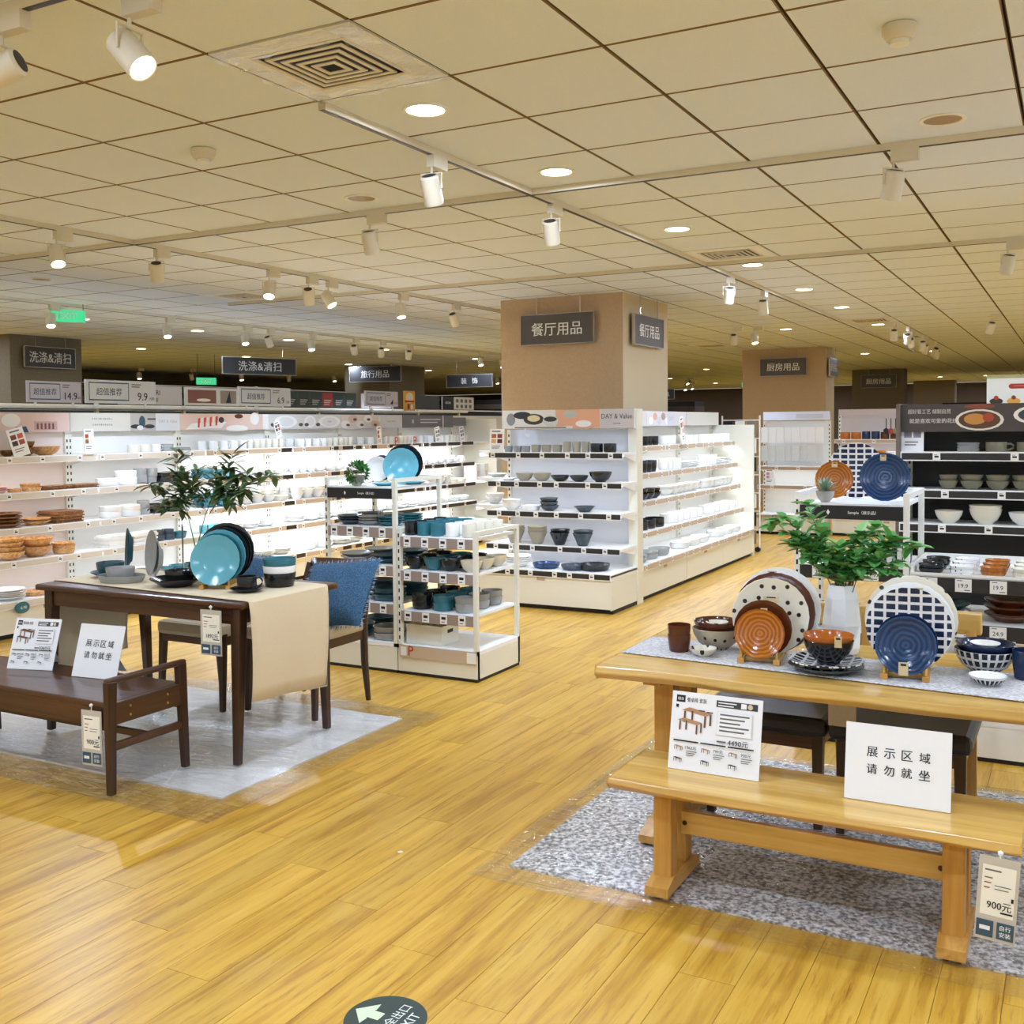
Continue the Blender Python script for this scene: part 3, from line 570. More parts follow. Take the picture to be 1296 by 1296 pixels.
def hd_day(p, w, h):
    bg(p, w, h, 'd8cdc2'); p.rect(0,0,.42*w,h,C('e6e0d6')); p.rect(.42*w,0,.35*w,h,C('e3a884')); p.rect(.75*w,0,.25*w,h,C('ccc2bd'))
    p.ell(.07*w,.5*h,.035*w,.34*h,C('8f8d8b')); p.ell(.16*w,.72*h,.07*w,.2*h,C('2e2e30')); p.ell(.25*w,.5*h,.08*w,.3*h,C('3a3733')); p.ell(.25*w,.55*h,.05*w,.18*h,C('e0cf9a')); p.ell(.38*w,.4*h,.06*w,.3*h,C('d6d2ca')); p.ell(.38*w,.5*h,.05*w,.14*h,C('31353a'))
    p.ell(.53*w,.75*h,.055*w,.2*h,C('b9bdb4')); p.ell(.63*w,.24*h,.06*w,.18*h,C('f1ede6')); p.rect(0,.0,.55*w,.12*h,C('e9e4da')); p.lines(.1*w,.03*h,.4*w,1,.1,.05*h,INK); p.text('DAY & Value', .875*w, .62*h, .26*h, C('57565a'), .22*w); p.text('生活之选', .875*w, .24*h, .09*h, INK)
def hd_pale(p, w, h):
    bg(p, w, h, 'ddd6d3'); 
    for k in range(5): p.ell((.1+.1*k)*w,(.35+.3*(k % 2))*h,.05*w,.26*h,C(('f3f1ee','e2a793','c9ccd0','b98f85')[k % 4]))
    p.rect(.5*w,0,.2*w,h,C('d3d3d8')); p.text('DAY', .6*w,.5*h,.3*h,C('b4b4ba'))
def hd_plain(p, w, h): bg(p, w, h, 'd7d2c6')
def hd_dark(p, w, h):
    bg(p, w, h, '4a413d'); p.text('超好看工艺 烧制自然', .13*w,.74*h,.17*h,C('cfc7bd'),.2*w); p.text('就是喜欢可爱的花纹', .15*w,.4*h,.17*h,C('d8d0c6'),.24*w)
    p.ell(.36*w,.42*h,.11*w,.38*h,C('e3dccb')); p.ell(.36*w,.42*h,.095*w,.32*h,C('5b3a22')); p.ell(.34*w,.45*h,.05*w,.2*h,C('c98a3c')); p.ell(.4*w,.5*h,.025*w,.16*h,C('a8431f')); p.ell(.36*w,.9*h,.07*w,.09*h,C('8a4630'))
    p.ell(.62*w,.58*h,.11*w,.34*h,C('eae6dc')); p.ell(.62*w,.58*h,.09*w,.26*h,C('39414f')); p.ell(.62*w,.58*h,.055*w,.15*h,C('c58a6a')); p.ell(.86*w,.84*h,.13*w,.15*h,C('8d7b68')); p.ell(.86*w,.88*h,.09*w,.09*h,C('4c2c1e'))
LSH = [(1.23,.32),(.98,.33),(.735,.34),(.51,.36)]
LX = -6.36
LB = []
for k, (y0, w, hd, lab, lit, st, st2) in enumerate((
    (4.38,1.12,hd_rose,'cream shelving unit of wooden tableware under a rose header photo',2,STRIP_CR,None),
    (5.50,1.12,hd_text,'cream shelving unit of white storage dishes under a grey lettered header',2,STRIP_CR,None),
    (6.62,1.12,hd_cake,'white lit shelving unit under the roll cake header photo',1,STRIP_TAN,[(.86,.99)]),
    (7.74,1.12,hd_plates,'white lit shelving unit under the white plates header photo',1,STRIP_TAN,[(.5,.62),(.68,.96)]),
    (8.86,1.12,hd_circ,'white lit shelving unit under the header of small round dishes',1,STRIP_TAN,[(.1,.2),(.4,.95)]),
    (9.98,1.12,hd_grey,'white lit shelving unit under the grey lettered header',1,STRIP_BK,None))):
    LB.append(Bay(lab, (LX, y0, 0), PI/2, w, .49, LSH, 1.40, .25, OFFW, PINKP if k == 0 else BACKP, 0, (1.40,1.545,hd), lit, st, 4 if k < 2 else 3, None, None, 'shelving_unit', .44, st2))
Bx('end_panel', LB[5].t, 1.44, 1.465, 0, .49, 0, 1.5, OFFW); Bx('side_shelf', LB[5].t, 1.12, 1.44, .1, .49, 1.2, 1.22, SHELFW); Bx('side_back', LB[5].t, 1.12, 1.44, .47, .49, 0, 1.5, BACKP)
Bx('side_header', LB[5].t, 1.12, 1.42, .425, .44, 1.42, 1.52, C('77747a')); Bx('side_base', LB[5].t, 1.12, 1.44, .02, .47, 0, .25, OFFW)
w0 = 'on the rose header unit'; w1 = 'under the grey lettered header'
B = LB[0]
B.row(0, [('bowl',.05,.045,'darkwood',1,.02,'small dark wooden bowl',2),('bowl',.075,.06,'darkwood',2,.045,'large dark wooden bowl of a pair'),('bowl',.105,.065,'wood',1,.03,'wide amber wooden bowl')], w0, x0=.28, x1=1.12)
B.row(1, [('plate',.06,.02,'rose',3,.012,'rose plate',1),('dish',.05,.025,'wood',1,.02,'little wooden dish'),('dish',.07,.03,'wood',2,.024,'wooden dish stacked in two'),('board',.1,.014,'darkwood',2,.016,'dark wooden tray',2,dict(sx=1.1,sy=.8))], w0, x0=.3, x1=1.2)
B.row(2, [('plate',.12,.03,'darkwood',4,.024,'dark wooden plate in a stack',1),('plate',.1,.03,'wood',2,.02,'amber wooden plate'),('board',.12,.02,'darkwood',4,.022,'square wooden tray in a stack',1)], w0, x0=.3, x1=1.2)
B.row(3, [('bowl',.1,.06,'wood',4,.032,'round wooden bowl in a tall stack',1),('bowl',.115,.075,'wood',2,.06,'deep wooden salad bowl'),('dish',.08,.04,'wood',3,.02,'wooden dish with a dark rim')], w0, x0=.32, x1=1.2)
B.row(-1, [('plate',.12,.025,'white',5,.012,'white plate',1),('dish',.09,.03,'wood',1,.02,'pale wooden dish'),('dish',.11,.03,'cream',1,.02,'cream oval dish')], w0, x0=.22, x1=1.2, yoff=.14)
B = LB[1]
B.row(0, [('tub',.05,.06,'cream',1,.05,'cream canister',2),('mug',.04,.06,'white',1,.05,'white mug',1),('tub',.05,.06,'grey',1,.05,'grey canister'),('board',.07,.03,'grey',1,.02,'grey box'),('board',.06,.03,'black',1,.02,'black box')], w1, x0=.4)
B.row(1, [('tub',.085,.06,'white',1,.05,'white round container',1),('tub',.085,.06,'white',2,.05,'white round container of a pair',1),('tub',.05,.07,'grey',2,.05,'grey canister in a pair',2),('dish',.08,.04,'black',2,.035,'black shallow pan',2)], w1, x0=.08)
B.row(2, [('tub',.085,.045,'white',2,.042,'white shallow container',2),('tub',.05,.06,'grey',2,.05,'grey canister',1),('dish',.08,.04,'black',2,.035,'black shallow pan',2)], w1, x0=.1)
B.row(3, [('board',.12,.03,'white',3,.03,'white oblong box',2,dict(sx=1,sy=.7)),('tub',.05,.045,'slate',2,.04,'slate grey canister',2),('dish',.06,.03,'teal',2,.025,'teal dish',1)], w1, x0=.08)
B.row(-1, [('plate',.11,.03,'white',4,.014,'white plate',2),('bowl',.08,.05,'teal',1,.03,'teal bowl',2),('bowl',.07,.05,'black',1,.03,'black bowl',2)], w1, x0=.08, yoff=.14)
WHERE = {2:'under roll cake header', 3:'under white plates header', 4:'under small dishes header', 5:'under grey end header'}
for b in (2, 3, 4, 5):
    w = WHERE[b]; Bq = LB[b]; x0 = .06
    for yo, bk in ((.09, ''), (.22, '')):
        fr = 'front row ' if yo < .1 else 'back row '
        Bq.row(0, [('mug',.04,.075,'white',1,.05,fr+'white mug',4),('cup',.035,.08,'cream',1,.05,fr+'cream tumbler',9)], 'top shelf '+w, x0=.08+.03*b, yoff=yo)
        Bq.row(1, ([('bowl',.055,.05,'teal',2,.03,fr+'teal bowl',2),('cup',.05,.06,'sky',1,.05,fr+'pale blue cup',1)] if b == 2 else [])+[('bowl',.055,.06,'white',1,.03,fr+'round white bowl',3),('bowl',.07,.055,'white',1,.03,fr+'wide white bowl',3),('mug',.045,.075,'white',1,.05,fr+'white mug',4)], 'second shelf '+w, yoff=yo)
        Bq.row(2, ([('bowl',.06,.05,'teal',3,.03,fr+'teal bowl',2)] if b == 2 else [])+[('conic',.07,.065,'white',3,.025,fr+'flared white bowl in a stack',4),('dish',.08,.03,'cream',2,.02,fr+'cream dish',4)], 'third shelf '+w, yoff=yo)
    Bq.row(3, ([('tub',.06,.07,'sky',1,.05,'pale blue tub',2)] if b == 2 else [])+[('plate',.1,.03,'white',4,.012,'white plate in a stack',5)], 'fourth shelf '+w, yoff=.16)
    Bq.row(-1, [('dish',.1,.04,'white',2,.03,'white oven dish in a pair',2,dict(sx=1.25,sy=.8)),('plate',.11,.03,'cream',3,.014,'cream plate in a stack',2),('dish',.09,.05,'white',1,.03,'white gratin dish',2)], 'lowest deck '+w, yoff=.15)
for k, (z, n) in enumerate(((1.23,2),(.98,1))):
    pass
for k in range(3):                                       # boxed sets in the end recess
    t = thing('boxed_set', 'white boxed tableware set standing at the end of the long shelf', 'box', (LX-.12-.1*(k % 2), 11.13+k*.1, .746 if k < 3 else 1), PI/2, 'white boxed sets at the end of the long shelf')
    Bx('carton', t, 0, .09, 0, .14, 0, .2, WHITE); PR((0,0,0),(1,0,0),(0,0,1)).rect(.02,.05,.05,.07,C('d8d2c8')).build('print', t)
Bx('side_shelf', LB[5].t, 1.12, 1.44, .08, .49, .72, .745, SHELFW); Bx('side_shelf', LB[5].t, 1.12, 1.44, .08, .49, .46, .485, SHELFW)
def promo(x, y, z, rotz, w, h, lean, label, cols, rx=0):
    t = thing('promo_card', label, 'card', (x, y, z), rotz); t.rotation_euler = (-lean, rx, rotz)
    Bx('card', t, -w/2, w/2, -.002, .002, 0, h, PAPER); p = PR((-w/2,-.002,0),(1,0,0),(0,0,1))
    for k, c in enumerate(cols): p.rect(w*(.12+.42*(k % 2)), h*(.62-.22*(k//2)), w*.34, h*.17, C(c))
    p.rect(w*.15,h*.88,w*.6,h*.05,INKG).lines(w*.15,h*.26,w*.6,2,h*.08,h*.03,INKG); p.build('print', t); return t
promo(-6.5, 4.87, 1.235, PI/2, .13, .2, .1, 'white promotion card with four pictures leaning among the wooden bowls', ('7a3a2a','c9564a','3a2a25','b04a3a'), -.25)
promo(-6.48, 5.42, 1.24, PI/2, .09, .18, .05, 'white promotion card with a red top edge on the first shelf', ('a8481f','e8dcc8','8a5a20','e8dcc8'))
promo(-6.55, 7.62, 1.33, PI/2, .08, .15, 0, 'small promotion card clipped under the white plates header', ('4a2a20','8a3a30','3a3a3a','b05a40'), -.3)
promo(-6.5, 9.15, 1.22, PI/2, .08, .2, 0, 'slim promotion card with red figures on the far lit shelf', ('c43a3a','f0eeea','c43a3a','f0eeea'), -.1)
promo(-6.5, 10.3, 1.22, PI/2, .1, .19, 0, 'grey printed promotion card beneath the grey header', ('6a6a6e','6a6a6e','9a9a9e','8a8a8e'), -.15)
promo(-6.5, 10.85, 1.22, PI/2, .1, .19, 0, 'second printed promotion card beside the end of the long shelf', ('6a6a6e','9a9a9e','6a6a6e','8a8a8e'), -.2)
t = thing('offer_sign', 'red letter offer sign above the blue plates', 'sign', (-6.44, 9.3, 1.19), PI/2)
Bx('panel', t, 0, .5, 0, .003, 0, .02, WHITE); PR((0,-.001,0),(1,0,0),(0,0,1)).text('P', .07, .07, .09, RED).text('P', .42, .07, .09, RED).build('lettering', t)
for k, (y, z) in enumerate(((4.72, .235), (4.98, .235))):
    t = thing('round_tag', 'teal oval price tag on the lowest deck edge of the wooden tableware unit', 'tag', (LX+.012, y, z-.03), PI/2, 'teal oval price tags')
    MB().lathe([(0,0),(.05,0),(.05,.003),(0,.003)], 20, G['teal'], sx=1.15, sy=.8).build('disc', t, (0,0,0), (PI/2,0,0)); PR((-.05,-.0035,-.03),(1,0,0),(0,0,1)).text('6.90', .06,.03,.02,WHITE).build('lettering', t)
# back rows behind the long shelf
Mt = thing('back_shelving', 'white topped shelving row directly behind the long shelf', 'shelf', (-8.15, 4.5, 0))
Bx('body', Mt, -.35, .35, 0, 8.5, 0, 1.56, OFFW); Bx('top_rail', Mt, -.33, .45, 0, 8.5, 1.6, 1.62, SHELFW)
for k in range(9): Bx('post', Mt, .33, .36, k*1.05, k*1.05+.03, 1.56, 1.86 if k in (1,2,4) else 1.64, OFFW)
def board(y0, y1, z0, z1, price, m, lab):
    t = thing('price_board', lab, 'sign', (-7.74, y0, z0), PI/2); w = y1-y0; h = z1-z0
    Bx('panel', t, 0, w, 0, .02, 0, h, m); p = PR((0,0,0),(1,0,0),(0,0,1)); tl = C('2f5a70')
    p.rect(.04*w,.12*h,.56*w,.78*h,tl).rect(.05*w,.17*h,.54*w,.68*h,m).text('超值推荐',.32*w,.5*h,.32*h,tl,.42*w).text(price,.8*w,.32*h,.34*h,INK,.26*w).lines(.64*w,.82*h,.14*w,2,.1*h,.04*h,INKG).text('元起',.94*w,.24*h,.13*h,INK); p.build('print', t)
    for x in (.15*w, .85*w): Bx('foot', t, x-.01, x+.01, .005, .015, 1.62-z0, 0, SHELFW)
PANEL1 = mat('board_white', 'f8f7f4', .4); PANEL2 = mat('board_lilac', 'ded8e2', .4)
board(5.86, 6.4, 1.65, 1.83, '14.9', PANEL2, 'pale price board reading 14.9 before the olive column'); board(6.45, 7.25, 1.65, 1.86, '9.9', PANEL1, 'white price board reading 9.9 beside the olive column')
board(8.38, 9.2, 1.65, 1.85, '6.9', PANEL1, 'white price board reading 6.9 below the free hanging sign'); board(10.6, 11.3, 1.67, 1.86, '', PANEL2, 'pale small price board beside the yellow tag')
t = thing('offer_tag', 'yellow and red offer tag standing on the back shelving', 'tag', (-7.78, 11.5, 1.621), PI/2)
Bx('panel', t, 0, .26, 0, .01, 0, .26, C('e3a832')); PR((0,0,0),(1,0,0),(0,0,1)).ell(.13,.17,.09,.07,C('f0e2c8')).rect(.02,.11,.22,.025,RED).rect(.08,.02,.05,.07,C('8a2a20')).ell(.18,.05,.03,.035,C('f4efe4')).build('print', t)
N_ = thing('back_shelving', 'dark photo topped shelving row beneath the olive columns', 'shelf', (-10.3, 6.5, 0))
Bx('body', N_, -.3, .3, 0, 13, 0, 1.6, OFFW); Bx('top_band', N_, -.3, .3, 0, 13, 1.6, 1.66, DARKP); Bx('canopy', N_, .2, .3, 0, 13, 1.68, 1.7, SHELFW)  # mostly hidden body made pale to bounce light onto the ceiling
for k, (y0, y1, kind) in enumerate(((2.3,3.3,'n'),(3.35,4.6,'p'),(4.65,5.2,'p'),(5.25,6.95,'b'),(7.1,7.9,'n'),(8.6,9.4,'d'),(9.5,10.6,'w'))):
    hb = Bx('header_board', N_, .28, .3, y0, y1, 1.71, 1.94, C({'n':'b9b2b0','p':'cdc8c4','b':'2f3a38','d':'3b4042','w':'d9d6d0'}[kind]))
    p = PR((.3, y0, 1.71), (0,1,0), (0,0,1)); w = y1-y0
    if kind == 'n': p.text('NITORI', .5*w, .15, .06, INK, .7*w).text('物超所值', .5*w, .06, .05, INK, .7*w)
    if kind == 'p': p.rect(.04*w,.03,.4*w,.17,C('7a4636')).ell(.26*w,.07,.1*w,.02,C('e6ddd2')).rect(.5*w,.03,.24*w,.17,C('8a7a70')).poly([(.58*w,.04),(.66*w,.04),(.64*w,.19)],INK).text('NITORI', .88*w, .14, .05, INK, .2*w)
    if kind == 'b':
        for q in range(6): p.rect((.02+.163*q)*w,.02,.14*w,.2,C('8f2a22' if q == 3 else '26302e')); p.lines((.04+.163*q)*w,.1,.1*w,3,.03,.012,C('a9aaa2'))
    if kind == 'w':
        p.rect(0,0,.35*w,.23,C('1f1f1f')); 
        for q in range(4): p.rect((.42+.14*q)*w,.13,.08*w,.06,INKG); p.rect((.42+.14*q)*w,.03,.08*w,.06,INKG)
        p.text('NITORI',.17*w,.12,.04,WHITE,.25*w)
    p.build('header_print', hb)
# far rows of dark shelving that close the view
for k, (x0, x1, y0, y1, h, lab) in enumerate(((-9.8,-7.6,20.5,21.2,1.75,'low dark shelving far behind the tan column'),(-12.3,-9.0,27,27.8,2.0,'long dark display wall far down the shop'),(-20,-17.5,12,24,2.2,'tall dark display wall at the far left side'),(-16.5,-11,24.5,25.2,2.1,'dark display wall beyond the travel goods column'),(-3.2,3.2,30,30.6,1.9,'dark display wall at the end of the right aisle'))):
    t = thing('display_wall', lab, 'display', (x0, y0, 0)); w = x1-x0; d = y1-y0
    Bx('body', t, 0, w, 0, d, 0, h, DARKP); Bx('fascia', t, -.01, w+.01, -.012, d+.01, h-.25, h-.12, mat('fascia_brown','54463a',.6))
    for q in range(5): Bx('poster', t, w*(.05+.19*q), w*(.05+.19*q)+w*.14, -.02, -.012, h-.85, h-.35, C(('8f8880','6a3d34','b7b0a6','4a5a50','a58a6a')[q]))
# ------------------------------------------------------------------ centre gondola
CE = Bay('white end display of dark bowls under a photo header', (-4.23, 7.21, 0), 0, 1.18, .62, [(1.2,.34),(.97,.36),(.735,.38),(.47,.4)], 1.38, .3, OFFW, mat('end_back','e3e4ea',.5), 0, (1.39,1.54,hd_day), 2, STRIP_BK, 6, None, None, 'shelving_unit', .5)
Bx('corner_pillar', CE.t, 1.11, 1.185, .52, .64, 0, 1.54, OFFW); Bx('side_skirt', CE.t, 1.172, 1.18, .0, .62, .03, .29, OFFW)
w = 'on the end display'
CE.row(0, [('cup',.035,.05,'grey',1,.04,'grey cup',3),('cup',.04,.06,'stone',1,.04,'stone coloured cup',3),('cup',.035,.085,'stone',1,.05,'tall stone tumbler',3),('tub',.05,.07,'black',1,.05,'black pot',3),('cup',.04,.085,'slate',1,.05,'dark slate tumbler',4)], 'on the top shelf of the end display', x0=.1)
CE.row(1, [('plate',.06,.02,'white',1,.02,'white saucer'),('bowl',.075,.065,'stone',1,.03,'stone coloured bowl',2),('bowl',.075,.05,'black',1,.03,'low black bowl',2),('bowl',.09,.08,'black',1,.03,'deep black bowl',2),('bowl',.07,.075,'slate',1,.03,'slate bowl')], 'on the second shelf of the end display', x0=.08)
CE.row(2, [('bowl',.08,.06,'white',2,.025,'white bowl in a pair'),('dish',.08,.04,'white',1,.03,'low white dish'),('bowl',.075,.045,'slate',3,.03,'slate blue bowl in a stack')], 'on the third shelf of the end display', x0=.1)
CE.row(2, [('conic',.085,.045,'slate',1,.03,'flat slate dish')], 'alone on the third shelf of the end display', x0=.74)
CE.row(3, [('conic',.08,.1,'stone',3,.022,'tapered stone bowl in a stack',2),('conic',.08,.1,'black',2,.022,'tapered black bowl in a stack'),('conic',.08,.1,'slate',2,.022,'tapered slate blue bowl in a stack')], 'on the fourth shelf of the end display', x0=.14, gap=.04)
CE.row(-1, [('plate',.11,.04,'white',4,.016,'white plate in a stack'),('dish',.11,.04,'bluespiral',1,.03,'blue swirled dish'),('dish',.1,.04,'slate',1,.03,'dark oval dish')], 'on the deck of the end display', x0=.2, yoff=.16, gap=.03)
CE.row(-1, [('dish',.12,.05,'black',1,.03,'wide black dish')], 'at the corner of the end display deck', x0=.84, yoff=.2)
promo(-4.12, 7.4, 1.2, 0, .13, .19, .08, 'promotion card with a food photo at the left of the end display', ('b5672e','8a3a22','e0b060','5a2a1a'))
t = thing('speech_tag', 'tiny white paper tag hanging under the end display header', 'tag', (-4.02, 7.7, 1.33)); MB().prism([(0,0),(.04,-.01),(.05,.01),(.01,.02)], 0, .002, TAG).build('paper', t, rot=(PI/2,0,0)); Bx('clip', t, .0, .01, -.002, .002, .01, .06, TAG)
CB = []
for k, (y0, wd, hd, lab) in enumerate(((7.85,1.1,hd_pale,'white aisle shelving unit beside the end display'),(8.95,1.08,hd_pale,'middle white aisle shelving unit of the centre row'),(10.03,1.08,hd_plain,'last white aisle shelving unit of the centre row, closed by an end panel'))):
    CB.append(Bay(lab, (-3.05, y0, 0), PI/2, wd, .5, [(1.23,.26),(1.0,.29),(.77,.32),(.52,.36)], 1.40, .29, OFFW, BACKP, 0, (1.40,1.535,hd), 2, STRIP_TAN, 4, None, [wd] if k == 2 else None, 'shelving_unit', .4 if k < 2 else .4))
wn = ('next to the end display','in the middle aisle unit','at the far aisle end')
for k, b in enumerate(CB):
    g0 = 'black' if k == 0 else 'white'; ww = wn[k]
    b.row(0, [('mug',.042,.08,g0,1,.05,('black' if k == 0 else 'white')+' mug',8),('mug',.042,.08,'white',1,.05,'white round handled mug',12)], 'on the top shelf '+ww, yoff=.06)
    b.row(1, [('cup',.05,.1,g0,1,.05,('black' if k == 0 else 'white')+' pot',8 if k == 0 else 4),('plate',.08,.03,'white',3,.014,'white plate in a stack',3),('mug',.045,.085,'white',1,.05,'white cup with handle',5)], 'on the second shelf '+ww, yoff=.08)
    b.row(2, [('bowl',.07,.055,g0,2,.03,('black' if k == 0 else 'white')+' bowl in a pair',6),('bowl',.065,.055,'white',3,.03,'small white bowl in a stack',6)], 'on the third shelf '+ww, yoff=.1)
    b.row(3, [('tub',.085,.08,g0,1,.05,('black' if k == 0 else 'white')+' casserole',5),('plate',.11,.03,'white',4,.014,'broad white plate in a stack',3),('dish',.09,.035,'cream',2,.02,'cream dish in a pair',3)], 'on the fourth shelf '+ww, yoff=.12)
    b.row(-1, [('dish',.11,.04,'grey' if k == 0 else 'white',2,.02,('grey' if k == 0 else 'white')+' serving tray',4,dict(sx=1.2,sy=.8)),('plate',.12,.04,'white',4,.016,'large white plate in a stack',3)], 'on the deck '+ww, yoff=.14)
promo(-3.22, 9.35, 1.23, PI/2, .09, .26, .05, 'slim red topped promotion card on the aisle shelf', ('b04a3a','d98a5a','e6d6c6','c9a58a'), -.2)
CL = Bay('shelving unit turned away on the hidden side of the centre row', (-4.72, 11.0, 0), -PI/2, 3.1, .48, [(1.2,.3),(.97,.32),(.735,.34),(.47,.36)], 1.38, .3, OFFW, BACKP, 0, None, 2, STRIP_BK, 6)
CL.row(1, [('plate',.09,.03,'white',1,.02,'white plate',1)], 'poking out at the hidden side', x0=2.85, x1=3.1)
CL.row(2, [('bowl',.08,.06,'white',2,.03,'white bowl in a pair',1)], 'poking out at the hidden side', x0=2.85, x1=3.1)
# clip strip rack at the far end of the centre row
t = thing('hanging_rack', 'white wire rack of hanging black and white packs on wheels', 'rack', (-3.3, 11.45, 0))
for x in (-.2, .22): MB().tube([(x,0,.05),(x,0,1.5)], .009, 6, WHITE).build('post', t)
for k in range(7): MB().tube([(-.2,0,.25+k*.2),(.22,0,.25+k*.2)], .006, 5, WHITE).build('crossbar', t)
for x in (-.17, .2): MB().tube([(x,-.02,.03),(x,.02,.03)], .03, 10, BLACK).build('wheel', t)
for k in range(7):
    for q in range(3):
        o = Bx('hanging_pack', None, -.05, .05, -.012, .012, -.15, 0, (BLACK, WHITE, C('8a8074'))[(k+q) % 3]); o.location = (-3.42+q*.13, 11.42, .25+k*.2-.01); tag(o, ('black','white','grey')[(k+q) % 3]+' pack hanging on the wheeled wire rack', 'pack', ('black','white','grey')[(k+q) % 3]+' packs on the wire rack')
# display behind: white rack unit and the coloured goods
E1 = Bay('white rack unit of hanging packs beyond the wheeled rack', (-3.65, 13.35, 0), 0, .86, .45, [(.86,.3),(.62,.32)], 1.44, .25, OFFW, BACKP, 0, (1.45,1.56,lambda p,w,h: (bg(p,w,h,'dfe3ef'), p.rect(.5*w,.2*h,.4*w,.5*h,C('cfd2dc')))), 2, STRIP_BE, 2)
for k in range(8):
    for z, c, cc in ((1.36, PAPER, 'white'), (1.12, C('d9dad6'), 'clear')):
        o = Bx('hanging_pack', None, -.045, .045, -.006, .006, -.2, 0, c); o.location = (-3.6+k*.1, 13.62+.02*(k % 2), z); tag(o, cc+' pouch hanging in the white rack unit', 'pack', cc+' pouches in the white rack unit')
promo(-3.5, 13.5, .625, 0, .12, .2, .05, 'white instruction card with a pink drawing in the rack unit', ('c98aa8','f0eeee','d8a0b8','efeff0'))
E2 = Bay('bright shelving unit crowded with coloured kitchen goods', (-2.72, 13.5, 0), 0, 1.3, .45, [(1.2,.3),(.98,.32),(.72,.34)], 1.5, .25, OFFW, mat('kitchen_back','c9bcb4',.6), 0, (1.5,1.58,lambda p,w,h: bg(p,w,h,'c9b8b4')), 2, STRIP_BE, 4)
E2.row(0, [('tub',.06,.09,'amber',1,.05,'amber jar',2),('tub',.05,.1,'navy',1,.05,'blue jar',2),('tub',.05,.09,'brown',1,.05,'brown jar',2),('tub',.05,.1,'grey',1,.05,'grey jar',3)], 'on the crowded kitchen shelf')
E2.row(1, [('bowl',.07,.07,'dots',1,.05,'dotted bowl',2),('bowl',.06,.08,'spiral',1,.05,'amber swirled bowl',2),('bowl',.06,.07,'white',1,.05,'white bowl',2),('tub',.05,.06,'black',1,.05,'black pot',2)], 'on the crowded kitchen shelf')
for k in range(12):
    o = MB().tube([(0,0,0),(0,0,-.12)], .006, 5, BLACK).lathe([(0,-.2),(.03,-.18),(.035,-.14),(.01,-.12)], 8, (BLACK, C('a83a3a'), C('8a8a50'), C('c9c9c9'))[k % 4], sy=.4).build('kitchen_tool', None, (-2.1+k*.055, 13.66, 1.46))
    tag(o, ('black','red','olive green','pale grey')[k % 4]+' kitchen tool hanging over the crowded kitchen shelf', 'utensil', ('black','red','olive green','pale grey')[k % 4]+' hanging kitchen tools')
# ------------------------------------------------------------------ dark shelves on the right
DS = [(1.245,.3),(1.035,.32),(.845,.34),(.6,.36)]
DB = []
for k, (x0, lab) in enumerate(((-.9,'black backed shelving unit under the dark plate photo header'),(.24,'black backed shelving unit running out past the poster'))):
    DB.append(Bay(lab, (x0, 6.05, 0), 0, 1.14, .62, DS, 1.36, .3, OFFW, DARKP, 0, (1.36,1.515,hd_dark), False, STRIP_BK, 3, None, None, 'shelving_unit', .34))
Bx('end_panel', DB[0].t, -.02, 0, .28, .62, 0, 1.52, mat('panel_taupe','6d6259',.6))
b = DB[0]; w = 'on the black backed shelf'
b.row(0, [('dish',.06,.02,'grey',3,.016,'glazed grey plate in a stack'),('mug',.055,.055,'moss',1,.05,'olive grey mug',2),('mug',.055,.05,'moss',2,.05,'olive grey mug in a pair'),('tub',.048,.065,'moss',1,.05,'olive grey beaker',2),('tub',.05,.06,'amber',1,.05,'amber patched beaker',3)], 'on the top black backed shelf', x0=.29)
b.row(1, [('bowl',.05,.05,'moss',2,.03,'small olive grey bowl in a pair',1),('bowl',.06,.05,'moss',2,.032,'olive grey bowl in a pair',3),('bowl',.065,.055,'moss',4,.032,'olive grey bowl in a tall stack',2),('bowl',.06,.05,'moss',2,.032,'olive grey bowl in a pair',2)], 'on the second black backed shelf', x0=.2)
b.row(2, [('bowl',.075,.07,'cream',1,.04,'cream bowl with a brown patch',1),('bowl',.085,.085,'cream',2,.02,'large cream bowl in a nested pair'),('bowl',.085,.07,'white',1,.03,'low white bowl with a brown patch'),('bowl',.085,.08,'cream',2,.02,'large cream bowl in a nested pair',2)], 'on the third black backed shelf', x0=.18, gap=.03)
promo(-.84, 6.4, 1.247, 0, .12, .2, .05, 'framed card picturing a lilac plate on the black backed shelf', ('6d6577','6d6577','8a8492','8a8492'))
DB[1].row(0, [('mug',.055,.055,'moss',1,.05,'olive grey mug',6)], 'past the poster'); DB[1].row(1, [('bowl',.06,.05,'moss',3,.032,'olive grey bowl in a stack',5)], 'past the poster'); DB[1].row(2, [('bowl',.085,.08,'cream',1,.02,'large cream bowl',4)], 'past the poster')
t = thing('food_poster', 'white food poster with a red sausage and a green top edge', 'poster', (-.47, 6.62, 1.515))
Bx('panel', t, 0, .7, 0, .015, 0, .165, WHITE); p = PR((0,0,0),(1,0,0),(0,0,1)); p.rect(0,.145,.7,.02,C('b9b37a')).rect(.13,.085,.3,.028,C('b5322a')).ell(.13,.099,.016,.014,C('b5322a')).rect(.14,.098,.27,.006,C('e06a50')).text('烧烤大会',.35,.13,.016,INK)
for k in range(5): p.ell(.05+.09*k,.015,.035,.018,C(('3a2a20','e0a040','c43a2a','5a7a30','e8d8b8')[k])); p.ell(.05+.09*k,.035,.012,.012,C(('c43a2a','8a3a20','e8c060')[k % 3]))
p.build('print', t)
